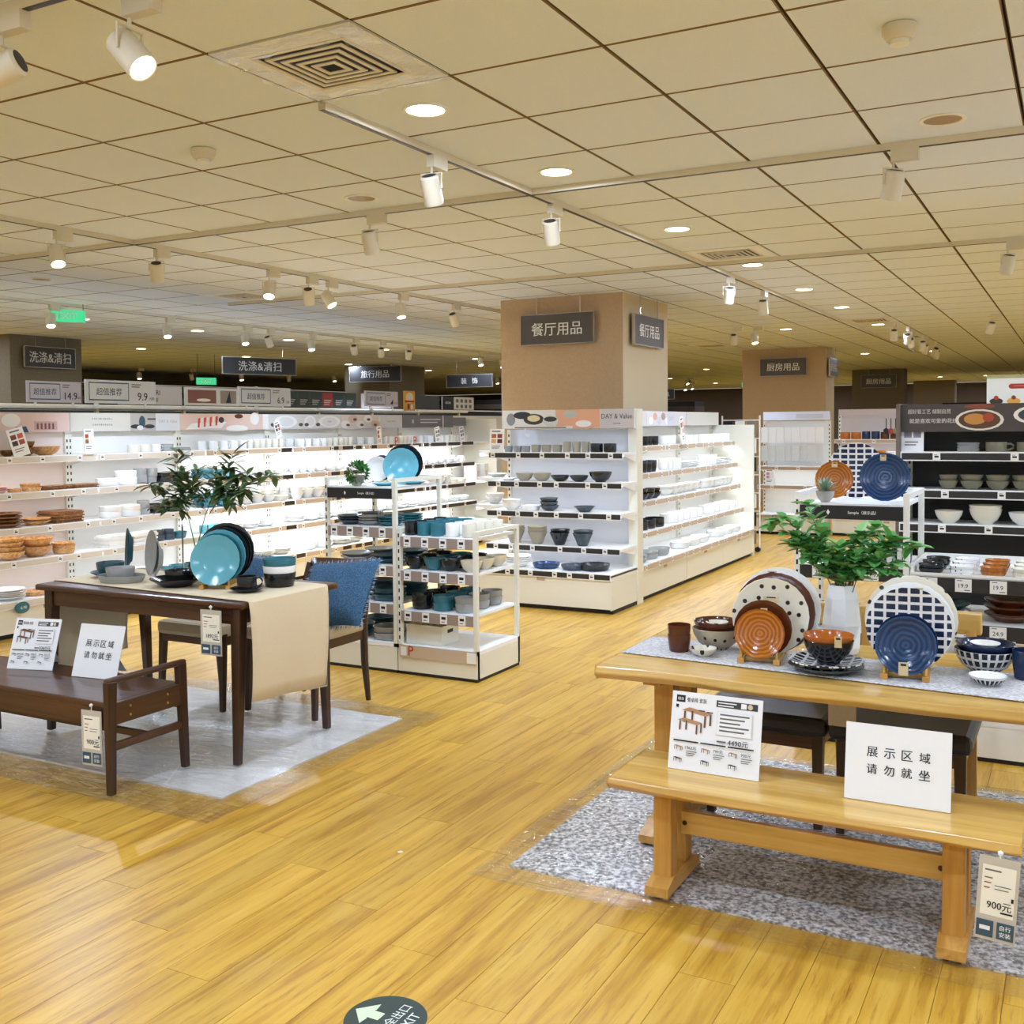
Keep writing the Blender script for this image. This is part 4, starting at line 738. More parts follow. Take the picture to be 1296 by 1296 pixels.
# ------------------------------------------------------------------ rugs and their clear covers
def rug(name, label, x0, x1, y0, y1, m, lines=False):
    t = thing(name, label, 'rug', (0,0,0)); Bx('pile', t, x0, x1, y0, y1, .0005, .008, m)
    if lines:
        p = PR((x0, y0, .008), (1,0,0), (0,1,0)); w = x1-x0; h = y1-y0; s = .34
        import itertools
        def clip(a, b):
            (ax, ay), (bx, by) = a, b; t0, t1 = 0., 1.
            for d, lo, hi, o in ((bx-ax, 0, w, ax), (by-ay, 0, h, ay)):
                if abs(d) < 1e-9: continue
                u0, u1 = sorted(((lo-o)/d, (hi-o)/d)); t0 = max(t0, u0); t1 = min(t1, u1)
            return ((ax+(bx-ax)*t0, ay+(by-ay)*t0), (ax+(bx-ax)*t1, ay+(by-ay)*t1)) if t1-t0 > .01 else None
        for k in range(-8, 14):
            for sl in (1.6, -1.6):
                c = clip((k*s, 0 if sl > 0 else h), (k*s+h/1.6*1, h if sl > 0 else 0))
                if c:
                    (ax, ay), (bx, by) = c; p.poly([(ax,ay),(min(ax+.012,w),ay),(min(bx+.012,w),by),(bx,by)] if ay < by else [(ax,ay),(bx,by),(min(bx+.012,w),by),(min(ax+.012,w),ay)], RUGL)
        p.build('lattice', t)
    return t
rug('floor_rug', 'pale grey rug with white lattice lines under the walnut table', -5.3, -2.87, 2.97, 4.19, RUGP, True)
rug('floor_rug', 'speckled dark grey rug under the pine table and bench', -1.6, .6, 2.93, 4.35, RUGG)
def cover(label, x0, x1, y0, y1, seed):
    rr = random.Random(seed); n, m_ = 150, 100; rows = []
    ph = [rr.uniform(0, 6) for _ in range(6)]
    for j in range(m_+1):
        r = []
        for i in range(n+1):
            x = x0+(x1-x0)*i/n; y = y0+(y1-y0)*j/m_
            w1 = abs(math.sin(7*x-16*y+ph[0]+2.2*math.sin(3*y+ph[1])+1.3*math.sin(5*x))); w2 = abs(math.sin(26*y+ph[2]+2.4*math.sin(4*x+ph[3])+.8*math.sin(17*x))); w3 = math.sin(11*x+ph[4])*math.sin(9*y+ph[5])
            r.append((x, y, .0118+.0035*(1-w1)**3*(.6+.4*w3)+.003*(1-w2)**3*(.55-.45*w3)))
        rows.append(r)
    tag(MB().sheet(rows, PLASTIC).build('plastic_cover', smooth=True), label, 'plastic sheet')
cover('crinkled clear plastic sheet taped over the pale lattice rug', -5.2, -2.72, 2.74, 4.33, 1)
cover('crinkled clear plastic sheet taped over the speckled grey rug', -1.68, .6, 2.8, 4.4, 2)
FZ = .0175
# ------------------------------------------------------------------ walnut table set
cx, cy = -3.645, 3.57
t = thing('dining_table', 'dark walnut dining table with tapered legs and a linen runner', 'table', (cx, cy, 0))
Bx('table_top', t, -.635, .635, -.32, .32, .672, .70, DWOOD, .008)
for a in ((-.56,.56,-.285,-.262),(-.56,.56,.262,.285)): Bx('apron', t, a[0], a[1], a[2], a[3], .602, .672, DWOOD)
for a in ((-.582,-.56,-.27,.27),(.56,.582,-.27,.27)): Bx('apron', t, a[0], a[1], a[2], a[3], .602, .672, DWOODD)
for sx in (-1, 1):
    for sy in (-1, 1): MB().taper((sx*.575, sy*.295, FZ), (sx*.575, sy*.27, .672), (.015,.015), (.026,.026), DWOODV).build('leg', t, bevel=.004)
# runner: hangs over both short ends
def runner(label, xa, xb, ya0, ya1, yb0, yb1, z, dl, dr, m, name='table_runner', wav=.008):
    prof = []
    for k in range(7): prof.append((xa-.004-.006*math.sin(k), z-dl+dl*k/7))
    prof += [(xa-.002, z-.003), (xa+.006, z+.0028)]
    prof += [(xa+(xb-xa)*k/14, z+.003) for k in range(1, 14)]
    prof += [(xb-.006, z+.0028), (xb+.003, z-.003)]
    for k in range(1, 8): prof.append((xb+.006+.012*math.sin(k*.4), z-dr*k/7))
    rows = []
    for q in range(15):
        v = q/14; r = []
        for i, (x, zz) in enumerate(prof):
            f = (x-xa)/(xb-xa); f = min(1, max(0, f)); y0 = ya0+(yb0-ya0)*f; y1 = ya1+(yb1-ya1)*f
            hang = max(0, z-zz)/max(dl, dr, .01); s_ = 1 if x > (xa+xb)/2 else -1
            sl = (.03*(v-.5)*hang*s_) if dl+dr > .1 else 0
            r.append((x+s_*wav*hang*math.sin(v*11), y0+(y1-y0)*v*(1-.05*hang), zz-sl*1.2))
        rows.append(r)
    o = MB().sheet(rows, m).build(name, smooth=True)
    so = o.modifiers.new('cloth', 'SOLIDIFY'); so.thickness = .0025; so.offset = 1
    return tag(o, label, 'table runner')
runner('cream linen runner hanging over both ends of the walnut table', -4.285, -3.005, 3.36, 3.81, 3.285, 3.80, .70, .42, .43, CREAMCL)
def walnut_chair(label, x, y, rz=0):
    """faces -y; x centre, y = front legs"""
    t = thing('dining_chair', label, 'chair', (x, y, 0), rz)
    for sx in (-1, 1):
        MB().taper((sx*.21,.0,FZ), (sx*.2,.02,.40), (.012,.012), (.018,.018), DWOODV).build('leg', t, bevel=.003)
        MB().tube([(sx*.21,.43,FZ),(sx*.205,.41,.22),(sx*.205,.405,.42),(sx*.2,.445,.60),(sx*.195,.475,.70)], [.013,.019,.02,.017,.013], 8, DWOODV).build('leg', t, smooth=True)
    for a in ((-.19,.19,0,.02),(-.19,.19,.39,.41)): Bx('seat_rail', t, a[0], a[1], a[2], a[3], .34, .385, DWOOD)
    for sx in (-1, 1): Bx('seat_rail', t, sx*.2-.01, sx*.2+.01, .02, .39, .34, .385, DWOODD)
    Bx('seat', t, -.215, .215, -.02, .41, .375, .445, BEIGE, .022)
    rows = [[(-.2+.4*i/10, .465+.035*(1-((i-5)/5)**2)*1+.02*k, .605+.058*k) for i in range(11)] for k in range(3)]
    o = MB().sheet(rows, DWOOD).build('backrest', t, smooth=True); s = o.modifiers.new('thick', 'SOLIDIFY'); s.thickness = .02; s.offset = 0
    return t
walnut_chair('walnut chair with a beige seat holding the denim cushion in the open', -3.41, 3.94)
walnut_chair('walnut chair with a beige seat tucked behind the blue plates', -3.92, 3.86)
def cushion(label, loc, rot, S=.42, T=.13):
    n = 16; top = []; 
    def prof(u, v): return T/2*max(0, (1-abs(u)**2.6))**.55*max(0, (1-abs(v)**2.6))**.55
    t = thing('cushion', label, 'cushion', loc); t.rotation_euler = rot
    b = MB(); R2 = random.Random(len(label))
    for s in (1, -1):
        rows = []
        for j in range(n+1):
            r = []
            for i in range(n+1):
                u = -1+2*i/n; v = -1+2*j/n; pinch = 1-.07*(1-abs(u)**2)*abs(v)**4; pinch2 = 1-.07*(1-abs(v)**2)*abs(u)**4
                r.append((u*S/2*pinch2, v*S/2*pinch, s*(prof(u, v)+.006*math.sin(u*9+v*5)*prof(u, v)/T*2)))
            rows.append(r if s > 0 else r[::-1])
        b.sheet(rows, DENIM)
    b.build('cover', t, smooth=True)
    f = MB()
    for e in range(4):
        for k in range(46):
            a = -S/2+S*k/45; l = R2.uniform(.01,.022); d = R2.uniform(-.008,.008); z = R2.uniform(-.006,.006); m = DENIMF if k % 3 else DENIM
            P = {0:((a,-S/2*.97),(a+d,-S/2-l)), 1:((a,S/2*.97),(a+d,S/2+l)), 2:((-S/2*.97,a),(-S/2-l,a+d)), 3:((S/2*.97,a),(S/2+l,a+d))}[e]
            f.add([(P[0][0]-.003,P[0][1]-.003,0),(P[0][0]+.003,P[0][1]+.003,0),(P[1][0],P[1][1],z)], [(0,1,2)], m)
    o = f.build('fringe', t); o['kind'] = 'stuff'
    return t
cushion('blue denim cushion with frayed edges leaning on the open walnut chair', (-3.265, 4.2, .585), (PI/2-.75, -.1, .12), .40, .12)
cushion('blue denim cushion with frayed edges behind the blue plates', (-3.86, 4.15, .60), (PI/2-.6, .12, .1), .36, .12)
# walnut bench
t = thing('bench', 'walnut bench with raised side rails and two cards on its seat', 'bench', (-3.85, 2.97, 0))
Bx('seat', t, -.62, .585, -.18, .2, .345, .368, DWOOD, .005)
for y in (-.175, .165): Bx('seat_rail', t, -.6, .59, y, y+.022, .27, .345, DWOOD)
for s in (-1, 1):
    x = .6*s
    for y0, y1 in ((-.19,-.185), (.19,.172)): MB().taper((x, y0, FZ), (x, y1, .455), (.013,.015), (.017,.021), DWOODV).build('leg', t, bevel=.004)
    MB().box(x-.015, x+.015, -.205, .195, .445, .468, DWOODD).build('side_rail', t, bevel=.007)
    Bx('side_panel', t, x-.012, x+.012, -.17, .16, .285, .37, DWOODD, .003); Bx('side_stretcher', t, x-.011, x+.011, -.175, .165, .185, .215, DWOODD, .003)
    if s > 0:
        for y in (-.1, .09):
            for z in (.31, .345): MB().lathe([(0,0),(.005,0),(.004,.003),(0,.003)], 10, mat('brass','c9a25a',.3,1)).build('bolt', t, (x+.012, y, z), (0, PI/2, 0))
Bx('long_stretcher', t, -.59, .59, -.01, .012, .188, .212, DWOOD)
# ------------------------------------------------------------------ pine table set
def live_slab(x0, x1, y0, y1, z0, z1, m, seed, amp=.012, ch=.012):
    rr = random.Random(seed); ph = [rr.uniform(0, 6) for _ in range(4)]; n = 40; b = MB(); top = []; 
    def fr(x): return amp*(.6*math.sin(5*x+ph[0])+.4*math.sin(13*x+ph[1]))
    secs = []
    for i in range(n+1):
        x = x0+(x1-x0)*i/n; a = y0+fr(x); c = y1+fr(x+3)
        secs.append([(x,a+ch*1.6,z0),(x,a,(z0+z1)/2-.002+.004*math.sin(9*x)),(x,a+ch*.55,z1),(x,c-ch*.55,z1),(x,c,(z0+z1)/2),(x,c-ch*1.6,z0)])
    vs = [p for s in secs for p in s]; fs = []
    for i in range(n):
        for q in range(6): fs.append((i*6+q, i*6+(q+1) % 6, (i+1)*6+(q+1) % 6, (i+1)*6+q))
    fs += [tuple(range(6)), tuple(n*6+q for q in range(5,-1,-1))]
    fs = [f[::-1] for f in fs]
    return b.add(vs, fs, m)
t = thing('dining_table', 'honey pine dining table with a wavy edge and trestle legs', 'table', (0,0,0))
live_slab(-1.405, .12, 3.175, 3.90, .578, .62, OAK, 3).build('table_top', t, bevel=.004)
for x in (-1.245, -.02):
    for y in (3.43, 3.62): Bx('leg', t, x-.035, x+.035, y-.035, y+.035, .05, .578, OAKV, .004)
    MB().prism([(y, z) for y, z in ((3.27,0),(3.27,.025),(3.36,.05),(3.69,.05),(3.79,.025),(3.79,0))], x-.045, x+.045, OAKD).build('foot', t, (0,0,FZ), (0,0,0))
for o in [c for c in COL.objects if c.name.startswith('foot') and c.parent == t]:
    for v in o.data.vertices: y, z, x = v.co; v.co = (x, y, z)
for x in (-1.245, -.02): Bx('cross_rail', t, x-.03, x+.03, 3.28, 3.8, .55, .578, OAKD)
t = thing('bench', 'honey pine bench with a wavy front edge before the pine table', 'bench', (0,0,0))
live_slab(-1.235, -.115, 2.872, 3.215, .325, .36, OAK, 8, .008).build('seat', t, bevel=.003)
for x in (-1.09, -.28):
    for y in (2.985, 3.12): Bx('leg', t, x-.028, x+.028, y-.03, y+.03, .05, .325, OAKV, .004)
    o = MB().prism([(2.905,0),(2.905,.028),(2.96,.045),(3.15,.045),(3.2,.028),(3.2,0)], x-.036, x+.036, OAKD).build('foot', t, (0,0,FZ))
    for v in o.data.vertices: y, z, xx = v.co; v.co = (xx, y, z)
Bx('stretcher', t, -1.062, -.308, 3.045, 3.07, .165, .235, OAK, .003)
for x in (-1.05, -.32): MB().lathe([(0,0),(.008,0),(.007,.002),(0,.002)], 10, DWOODV).build('peg', t, (x, 3.045, .2), (PI/2,0,0))
def pine_chair(label, x, y):
    t = thing('dining_chair', label, 'chair', (x, y, 0))
    for sx in (-1, 1):
        MB().taper((sx*.19,0,FZ), (sx*.185,.02,.35), (.014,.014), (.019,.019), DWOODV).build('leg', t)
        MB().taper((sx*.19,.42,FZ), (sx*.185,.4,.37), (.016,.016), (.019,.019), OAKV).build('leg', t)
        MB().taper((sx*.185,.4,.36), (sx*.18,.455,.70), (.019,.019), (.016,.014), OAKV).build('back_post', t)
    for sx in (-.06, .06): MB().taper((sx,.42,.37), (sx,.455,.66), (.014,.008), (.014,.008), OAKV).build('back_slat', t)
    Bx('top_rail', t, -.215, .215, .435, .475, .65, .73, OAK, .006); Bx('lower_rail', t, -.19, .19, .405, .43, .44, .5, OAK, .004)
    Bx('seat_rail', t, -.19, .19, 0, .02, .29, .345, DWOOD); Bx('stretcher', t, -.185, .185, .01, .025, .17, .2, DWOOD)
    for sx in (-1, 1): Bx('seat_rail', t, sx*.19-.01, sx*.19+.01, .02, .4, .3, .35, OAKD)
    Bx('seat', t, -.225, .225, -.05, .4, .345, .41, DSEAT, .02)
    return t
pine_chair('pine chair with a black seat behind the white vase', -.97, 3.66); pine_chair('pine chair with a black seat behind the checked plates', -.515, 3.66)
runner('grey woven runner laid along the pine table', -1.40, .1, 3.40, 3.70, 3.27, 3.62, .62, .0, .0, RUNNER, wav=0)
# ------------------------------------------------------------------ cards and price tags
def stand_card(label, xa, ya, xb, yb, z, h, lean, fn, name='display_card'):
    w = math.hypot(xb-xa, yb-ya); az = math.atan2(yb-ya, xb-xa)
    t = thing(name, label, 'sign', (xa, ya, z), az); ly = h*math.sin(lean); lz = h*math.cos(lean)
    n = Vector((0, -lz, ly)).normalized()*-.003
    b = MB().add([(0,0,.001),(w,0,.001),(w,ly,lz),(0,ly,lz),(0,-n.y*-1,.001+n.z),(w,n.y,.001+n.z),(w,ly+n.y,lz+n.z),(0,ly+n.y,lz+n.z)], [(0,1,2,3),(7,6,5,4),(0,4,5,1),(1,5,6,2),(2,6,7,3),(3,7,4,0)], PAPER); b.build('panel', t)
    MB().box(.05, .056, 0, .004, .0, .004, PAPER).add([(w*.3,ly*.7,lz*.7),(w*.7,ly*.7,lz*.7),(w*.7,ly*.7+.1,.001),(w*.3,ly*.7+.1,.001)], [(0,1,2,3)], PAPER).build('strut', t)
    p = PR((0,0,.001), (1,0,0), (0,ly,lz)); fn(p, w, h); p.build('print', t); return t
def pr_notice(p, w, h):
    for k, c in enumerate('展示区域'): p.text(c, w*(.26+.165*k), h*.64, h*.13, INK)
    for k, c in enumerate('请勿就坐'): p.text(c, w*(.26+.165*k), h*.42, h*.13, INK)
def mini_table(p, x, y, s, top, leg):
    p.poly([(x-s,y+.3*s),(x+s*.6,y+.05*s),(x+s,y+.25*s),(x-s*.5,y+.5*s)], top); 
    for dx, dy in ((-.85,.25),(-.35,.3),(.5,.05),(.85,.2)): p.rect(x+dx*s, y+dy*s-.7*s, .12*s, .7*s, leg)
def pr_info(wd, price, lst):
    def fn(p, w, h):
        p.rect(.05*w,.86*h,.1*w,.09*h,INK).text('组合', .1*w,.905*h,.04*h,PAPER).text('餐桌椅 套装', .28*w,.9*h,.06*h,INKG,.22*w).rect(.5*w,.85*h,.45*w,.085*h,C('3a3a3e')).lines(.52*w,.9*h,.2*w,2,.035*h,.014*h,PAPER).rect(.77*w,.86*h,.06*w,.065*h,PAPER).ell(.87*w,.892*h,.028*w,.034*h,C('d9c29a')).rect(.05*w,.79*h,.03*w,.04*h,INK)
        mini_table(p, .29*w, .7*h, .17*w, wd, C('6b4226')); mini_table(p, .22*w, .58*h, .14*w, wd, C('6b4226')); p.rect(.31*w,.77*h,.07*w,.012*h,INK).rect(.4*w,.76*h,.07*w,.012*h,INK)
        p.rect(.52*w,.5*h,.38*w,.3*h,C('dcdcdc')).rect(.524*w,.505*h,.372*w,.29*h,PAPER).lines(.55*w,.75*h,.32*w,5,.05*h,.02*h,INKG).text(price, .76*w,.42*h,.075*h,INK).lines(.53*w,.41*h,.1*w,1,.1,.02*h,INKG)
        for k, pr in enumerate(lst):
            x = (.05+.305*k)*w; p.rect(x,.36*h,.28*w,.018*h,INK).text(pr, x+.2*w,.29*h,.045*h,INK).lines(x+.15*w,.24*h,.12*w,3,.025*h,.01*h,INKG); mini_table(p, x+.06*w,.28*h,.05*w,wd,INK); mini_table(p, x+.06*w,.13*h,.05*w,INK,INK)
    return fn
stand_card('white information card picturing a pine table set, reading 4490, on the pine bench', -1.106, 3.05, -.823, 3.048, .361, .235, .22, pr_info(C('b98a63'), '4490元', ('1962元','799元','900元')))
stand_card('white do not sit notice on the pine bench', -.574, 3.026, -.295, 3.03, .361, .212, .18, pr_notice)
stand_card('white information card picturing a walnut table set on the walnut bench', -4.15, 3.0, -3.93, 3.06, .369, .225, .35, pr_info(C('7a4a30'), '3060元', ('1892元','399元','900元')))
stand_card('white do not sit notice on the walnut bench', -3.77, 3.03, -3.535, 3.06, .369, .225, .3, pr_notice)
HOLD = mat('tag_sleeve', 'c9c2b4', .25)
def price_ticket(label, x, y, z, rz, w, h, price, hang, tilt=0):
    """clear sleeve with a ticket; (x,y,z) is the top middle"""
    t = thing('price_ticket', label, 'price tag', (x, y, z), rz); t.rotation_euler = (0, tilt, rz)
    Bx('sleeve', t, -w/2, w/2, -.001, .0015, -h, 0, HOLD); p = PR((-w/2,-.001,-h),(1,0,0),(0,0,1)); TL = C('3a5566')
    p.rect(.1*w,.3*h,.82*w,.6*h,C('f6f2e2')).lines(.16*w,.83*h,.4*w,1,.1,.02*h,INKG).lines(.16*w,.74*h,.2*w,3,.06*h,.015*h,C('9a5a50')).lines(.42*w,.66*h,.4*w,2,.04*h,.01*h,INKG).text(price,.56*w,.43*h,.1*h,INK,.6*w).rect(.6*w,.345*h,.3*w,.02*h,INK).rect(.84*w,.5*h,.06*w,.05*h,INK)
    p.rect(.04*w,.04*h,.42*w,.2*h,TL).rect(.54*w,.04*h,.42*w,.2*h,TL).rect(.12*w,.12*h,.26*w,.05*h,PAPER).text('自行',.75*w,.18*h,.06*h,PAPER).text('安装',.75*w,.1*h,.06*h,PAPER); p.build('print', t)
    MB().tube([(0,0,0),(0,.002,hang)], .0022, 6, PAPER).lathe([(0,hang-.006),(.006,hang-.004),(.007,hang+.003),(0,hang+.008)], 8, PAPER).build('hook', t)
price_ticket('price ticket reading 1892 hanging from the walnut table corner', -3.165, 3.235, .665, .05, .11, .19, '1892元', .012)
price_ticket('price ticket reading 900 hanging from the walnut bench rail', -3.345, 2.775, .335, .1, .1, .215, '900元', .02)
price_ticket('price ticket hanging half hidden behind the linen runner', -3.045, 3.775, .43, PI/2-.3, .1, .2, '399元', .02)
price_ticket('price ticket reading 900 hanging at the end of the pine bench', -.163, 2.865, .325, .0, .094, .215, '900元', .012, .06)
t = thing('care_tag', 'cream paper tag hanging from the pine chair seat under the table', 'tag', (-.69, 3.6, .5)); Bx('paper', t, -.045, .045, -.001, .001, -.1, 0, CREAMCL); MB().tube([(0,0,0),(.0,.0,.07)], .0015, 4, TAG).build('cord', t)
# ------------------------------------------------------------------ dishes on the walnut table
Z = .7045
dish('plate',.085,.028,'petrol',(-4.13,3.55,Z),'petrol blue plate under the petrol bowl on the walnut table'); dish('dish',.066,.06,'petrol',(-4.13,3.56,Z+.011),'petrol blue bowl standing on its matching plate',name='bowl',cat='bowl')
dish('dish',.115,.035,'grey',(-3.93,3.45,Z),'grey oval platter with a thick rim on the linen runner',None,(0,0,.3),name='platter',cat='platter',sx=1.0,sy=.7); dish('dish',.066,.06,'grey',(-3.96,3.47,Z+.006),'grey ribbed bowl standing on the oval platter',name='bowl',cat='bowl')
def upright_plate(R, h, g, x, y, zc, az, tilt, label, **k): return dish('plate', R, h, g, (x, y, zc), label, None, (PI/2-tilt, 0, az), **k)
upright_plate(.108,.03,'petrol',-4.20,3.76,Z+.107,-.62,.06,'petrol blue oval plate standing on edge, seen nearly from the side',sx=.55)
upright_plate(.112,.03,'grey',-3.97,3.70,Z+.108,-.35,.08,'large grey oval plate standing on edge',sx=.6); upright_plate(.085,.03,'grey',-3.915,3.68,Z+.083,-.4,.1,'smaller grey oval plate standing on edge before the larger',sx=.55)
dish('plate',.118,.04,'black',(-3.60,3.47,Z),'black wavy plate under the black bowl'); dish('dish',.066,.055,'black',(-3.61,3.50,Z+.014),'black ribbed bowl standing on the black plate',name='bowl',cat='bowl')
def rack(label, x, y, z, az, L, w):
    t = thing('plate_rack', label, 'plate rack', (x, y, z), az)
    for s in (-1, 1):
        Bx('rail', t, s*w-.011, s*w+.011, -.02, L, 0, .018, OAKD, .002)
        for k in range(int(L/.028)+1): MB().tube([(s*w,-.008+k*.028,.018),(s*w,.0+k*.028,.075)], .0045, 6, OAK).build('dowel', t)
    Bx('crosspiece', t, -w, w, .02, .038, .002, .014, OAK); Bx('crosspiece', t, -w, w, L-.05, L-.032, .002, .014, OAK)
    return t
AZ = .42
nrm = Vector((math.sin(AZ), -math.cos(AZ), 0))
rack('small pale wooden plate rack under the blue and black plates', -3.37, 3.48, Z, AZ, .17, .06)
for k, (R, g, lab) in enumerate(((.113,'sky','sky blue plate at the front of the plate rack'),(.116,'teal','teal plate right behind the sky blue front plate'),(.122,'sky','sky blue plate in the middle of the rack'),(.126,'black','first black plate behind the blue plates'),(.13,'black','second black plate behind the blue plates'),(.134,'black','rearmost black plate of the rack'))):
    c = Vector((-3.37, 3.48, Z)) - nrm*(.012+k*.028); upright_plate(R, .022, g, c.x-nrm.x*0, c.y, Z+.016+R*.97, AZ, .2, lab)
dish('plate',.074,.02,'black',(-3.185,3.475,Z),'black saucer under the black cup'); dish('mug',.042,.062,'black',(-3.185,3.475,Z+.008),'black cup standing on its saucer near the runner fold',None,(0,0,.9),name='cup',cat='cup')
for k, (g, lab) in enumerate((('black','black bowl at the bottom of the three bowl stack'),('white','white banded bowl in the middle of the three bowl stack'),('teal','teal bowl on top of the three bowl stack'))): dish('dish',.073+.001*k,.065,g,(-3.165,3.665,Z+.031*k),lab,None,(0,0,0),name='bowl',cat='bowl')
# glass vase and olive branches
VX, VY = -3.79, 3.78
b = MB().lathe([(0,.0),(.06,.0),(.063,.004),(.063,.24),(.06,.24),(.06,.012),(0,.012)], 28, GLASS); tag(b.build('glass_vase', None, (VX, VY, Z), smooth=True), 'clear glass cylinder vase holding the olive branches', 'vase')
def leaf_mesh(L, w, m, fold=.25):
    b = MB(); P = [(0,0),(.25,.8),(.5,1),(.78,.7),(1,0)]; vs = [(x*L, 0, -.12*L*x*x) for x, _ in P]
    l = [(x*L, y*w/2, -.12*L*x*x+fold*y*w/2) for x, y in P[1:4]]; r = [(x*L, -y*w/2, -.12*L*x*x+fold*y*w/2) for x, y in P[1:4]]
    return b.add(vs+l+r, [(0,1,5),(1,2,6,5),(2,3,7,6),(3,4,7),(0,8,1),(1,8,9,2),(2,9,10,3),(3,10,4)], m).mesh('leaf', True)
LV = [leaf_mesh(.1,.03,OLIVE), leaf_mesh(.085,.027,OLIVE), leaf_mesh(.088,.028,OLIVE2)]
PL_ = thing('olive_branches', 'leafy olive branches spreading from the glass vase', 'plant', (VX, VY, Z+.014)); rp = random.Random(11)
FINE = {}
def branch(root, pts, r0, n_leaf, meshes, stemm, t0=.3, name='stem', cluster=1, droop=.2):
    pts = [Vector(p) for p in pts]; rs = [r0*(1-.75*i/(len(pts)-1)) for i in range(len(pts))]
    MB().tube(pts, rs, 6, stemm).build(name, root, smooth=True)
    for k in range(n_leaf):
        f = t0+(1-t0)*(k+.5)/n_leaf; a = f*(len(pts)-1); i = min(int(a), len(pts)-2); p = pts[i].lerp(pts[i+1], a-i); d = (pts[i+1]-pts[i]).normalized()
        for c in range(cluster):
            az = rp.uniform(0, 2*PI) if cluster == 1 else 2*PI*c/cluster+rp.uniform(-.3,.3)
            v = (d*rp.uniform(.2,.9)+Vector((math.cos(az), math.sin(az), rp.uniform(-.5,.6)-droop))).normalized()
            me = rp.choice(meshes); qt = v.to_track_quat('X', 'Z'); s = rp.uniform(.75,1.15); FINE.setdefault(root.name, [0, MB()]); FINE[root.name][0] += 1
            if FINE[root.name][0] <= 290: o = obj('leaf', me, root, p); o.rotation_euler = qt.to_euler(); o.scale = (s,s,s)
            else: FINE[root.name][1].add([p+qt @ (w_.co*s) for w_ in me.vertices], [tuple(f_.vertices) for f_ in me.polygons], me.materials[0])
def fine_leaves(root):
    if FINE[root.name][1].V: o = FINE[root.name][1].build('fine_leaves', root, smooth=True); o['kind'] = 'stuff'
# trunks cross inside the vase, then fan out (local to the vase)
base1 = [(.02,.01,0),(-.0,0,.12),(-.03,-.01,.26),(-.06,0,.34)]; base2 = [(-.02,-.01,0),(.01,0,.12),(.06,.01,.28),(.11,.02,.38)]
branch(PL_, base1, .0045, 0, LV, STEM); branch(PL_, base2, .005, 0, LV, STEM)
for pts, n in (([(-.06,0,.34),(-.1,.0,.42),(-.13,.02,.52),(-.15,.04,.6)],15), ([(-.06,0,.34),(-.13,-.03,.38),(-.2,-.04,.42),(-.26,-.05,.42)],13), ([(-.05,0,.33),(-.06,.05,.42),(-.05,.07,.5)],11),
               ([(.11,.02,.38),(.16,.03,.46),(.19,.05,.53),(.2,.06,.58)],13), ([(.11,.02,.38),(.2,0,.43),(.28,.01,.47),(.35,.03,.48)],14), ([(.11,.02,.38),(.22,-.03,.39),(.32,-.04,.4),(.42,-.05,.41)],15), ([(.11,.02,.38),(.3,.02,.42),(.4,.04,.47),(.46,.05,.48)],13), ([(.08,.02,.33),(.08,.06,.42),(.06,.09,.5)],11), ([(-.04,0,.3),(-.12,-.05,.32),(-.18,-.09,.32)],9), ([(.09,.01,.34),(.05,-.04,.4),(.02,-.06,.46)],9)):
    branch(PL_, pts, .0028, int(n*2.4), LV, STEM, .12, 'twig')
for pts in ([(-.06,0,.32),(-.1,.03,.36),(-.14,.05,.43),(-.13,.06,.48)], [(.1,.02,.36),(.17,-.02,.38),(.25,-.04,.37),(.3,-.05,.34)], [(.1,.02,.37),(.2,.03,.4),(.28,.05,.42)], [(-.05,0,.32),(-.02,-.05,.38),(.02,-.07,.42)], [(.1,.02,.38),(.14,.04,.44),(.26,.06,.48)], [(-.06,0,.33),(-.14,.02,.35),(-.2,.03,.34)]): branch(PL_, pts, .0025, 24, LV, STEM, .1, 'twig')
fine_leaves(PL_)
# ------------------------------------------------------------------ dishes on the pine table
Z = .6255
for k in range(2): dish('cup',.04,.06,'brown',(-1.225,3.50,Z+.034*k),'brown tumbler in a nested pair at the table corner','brown tumblers at the table corner',n=18)
dish('bowl',.088,.075,'dotsbowl',(-1.12,3.60,Z),'dotted stone bowl holding a brown bowl',None,inner='cream'); dish('bowl',.083,.055,'brown',(-1.12,3.60,Z+.045),'brown bowl nested in the dotted stone bowl'); dish('plate',.04,.02,'dots',(-1.12,3.60,Z+.075),'small dotted dish lying in the brown bowl')
dish('bowl',.046,.028,'dots',(-1.125,3.46,Z),'tiny dotted dish on the grey runner',None,inner='dots')
rack('wooden plate rack under the dotted and amber plates', -.925, 3.43, Z, .15, .26, .058)
for k, (R, g, yo, lab) in enumerate(((.082,'spiral',0,'amber plate with a spiral glaze at the front of the rack'),(.095,'brown',.03,'brown plate right behind the amber spiral plate'),(.128,'dots',.1,'cream plate with black dots in the wooden rack'),(.135,'brown',.14,'large brown plate behind the dotted plate'),(.142,'grey',.18,'pale grey plate at the back of the rack'))):
    upright_plate(R, .022, g if g != 'grey' else 'white', -.925+.1*yo, 3.445+yo, Z+.016+R*.96, .15, .22, lab)
for k in range(2): dish('plate',.118,.025,'grid' if k else 'slate',(-.705,3.415,Z+.014*k),('checked navy and white' if k else 'dark slate')+' plate under the black and amber bowls')
dish('bowl',.079,.075,'black',(-.70,3.43,Z+.026),'black bowl standing on the checked plate'); dish('bowl',.08,.055,'amber',(-.70,3.43,Z+.062),'amber brown bowl nested in the black bowl')
rack('wooden plate rack under the checked and blue plates', -.465, 3.405, Z, .1, .24, .06)
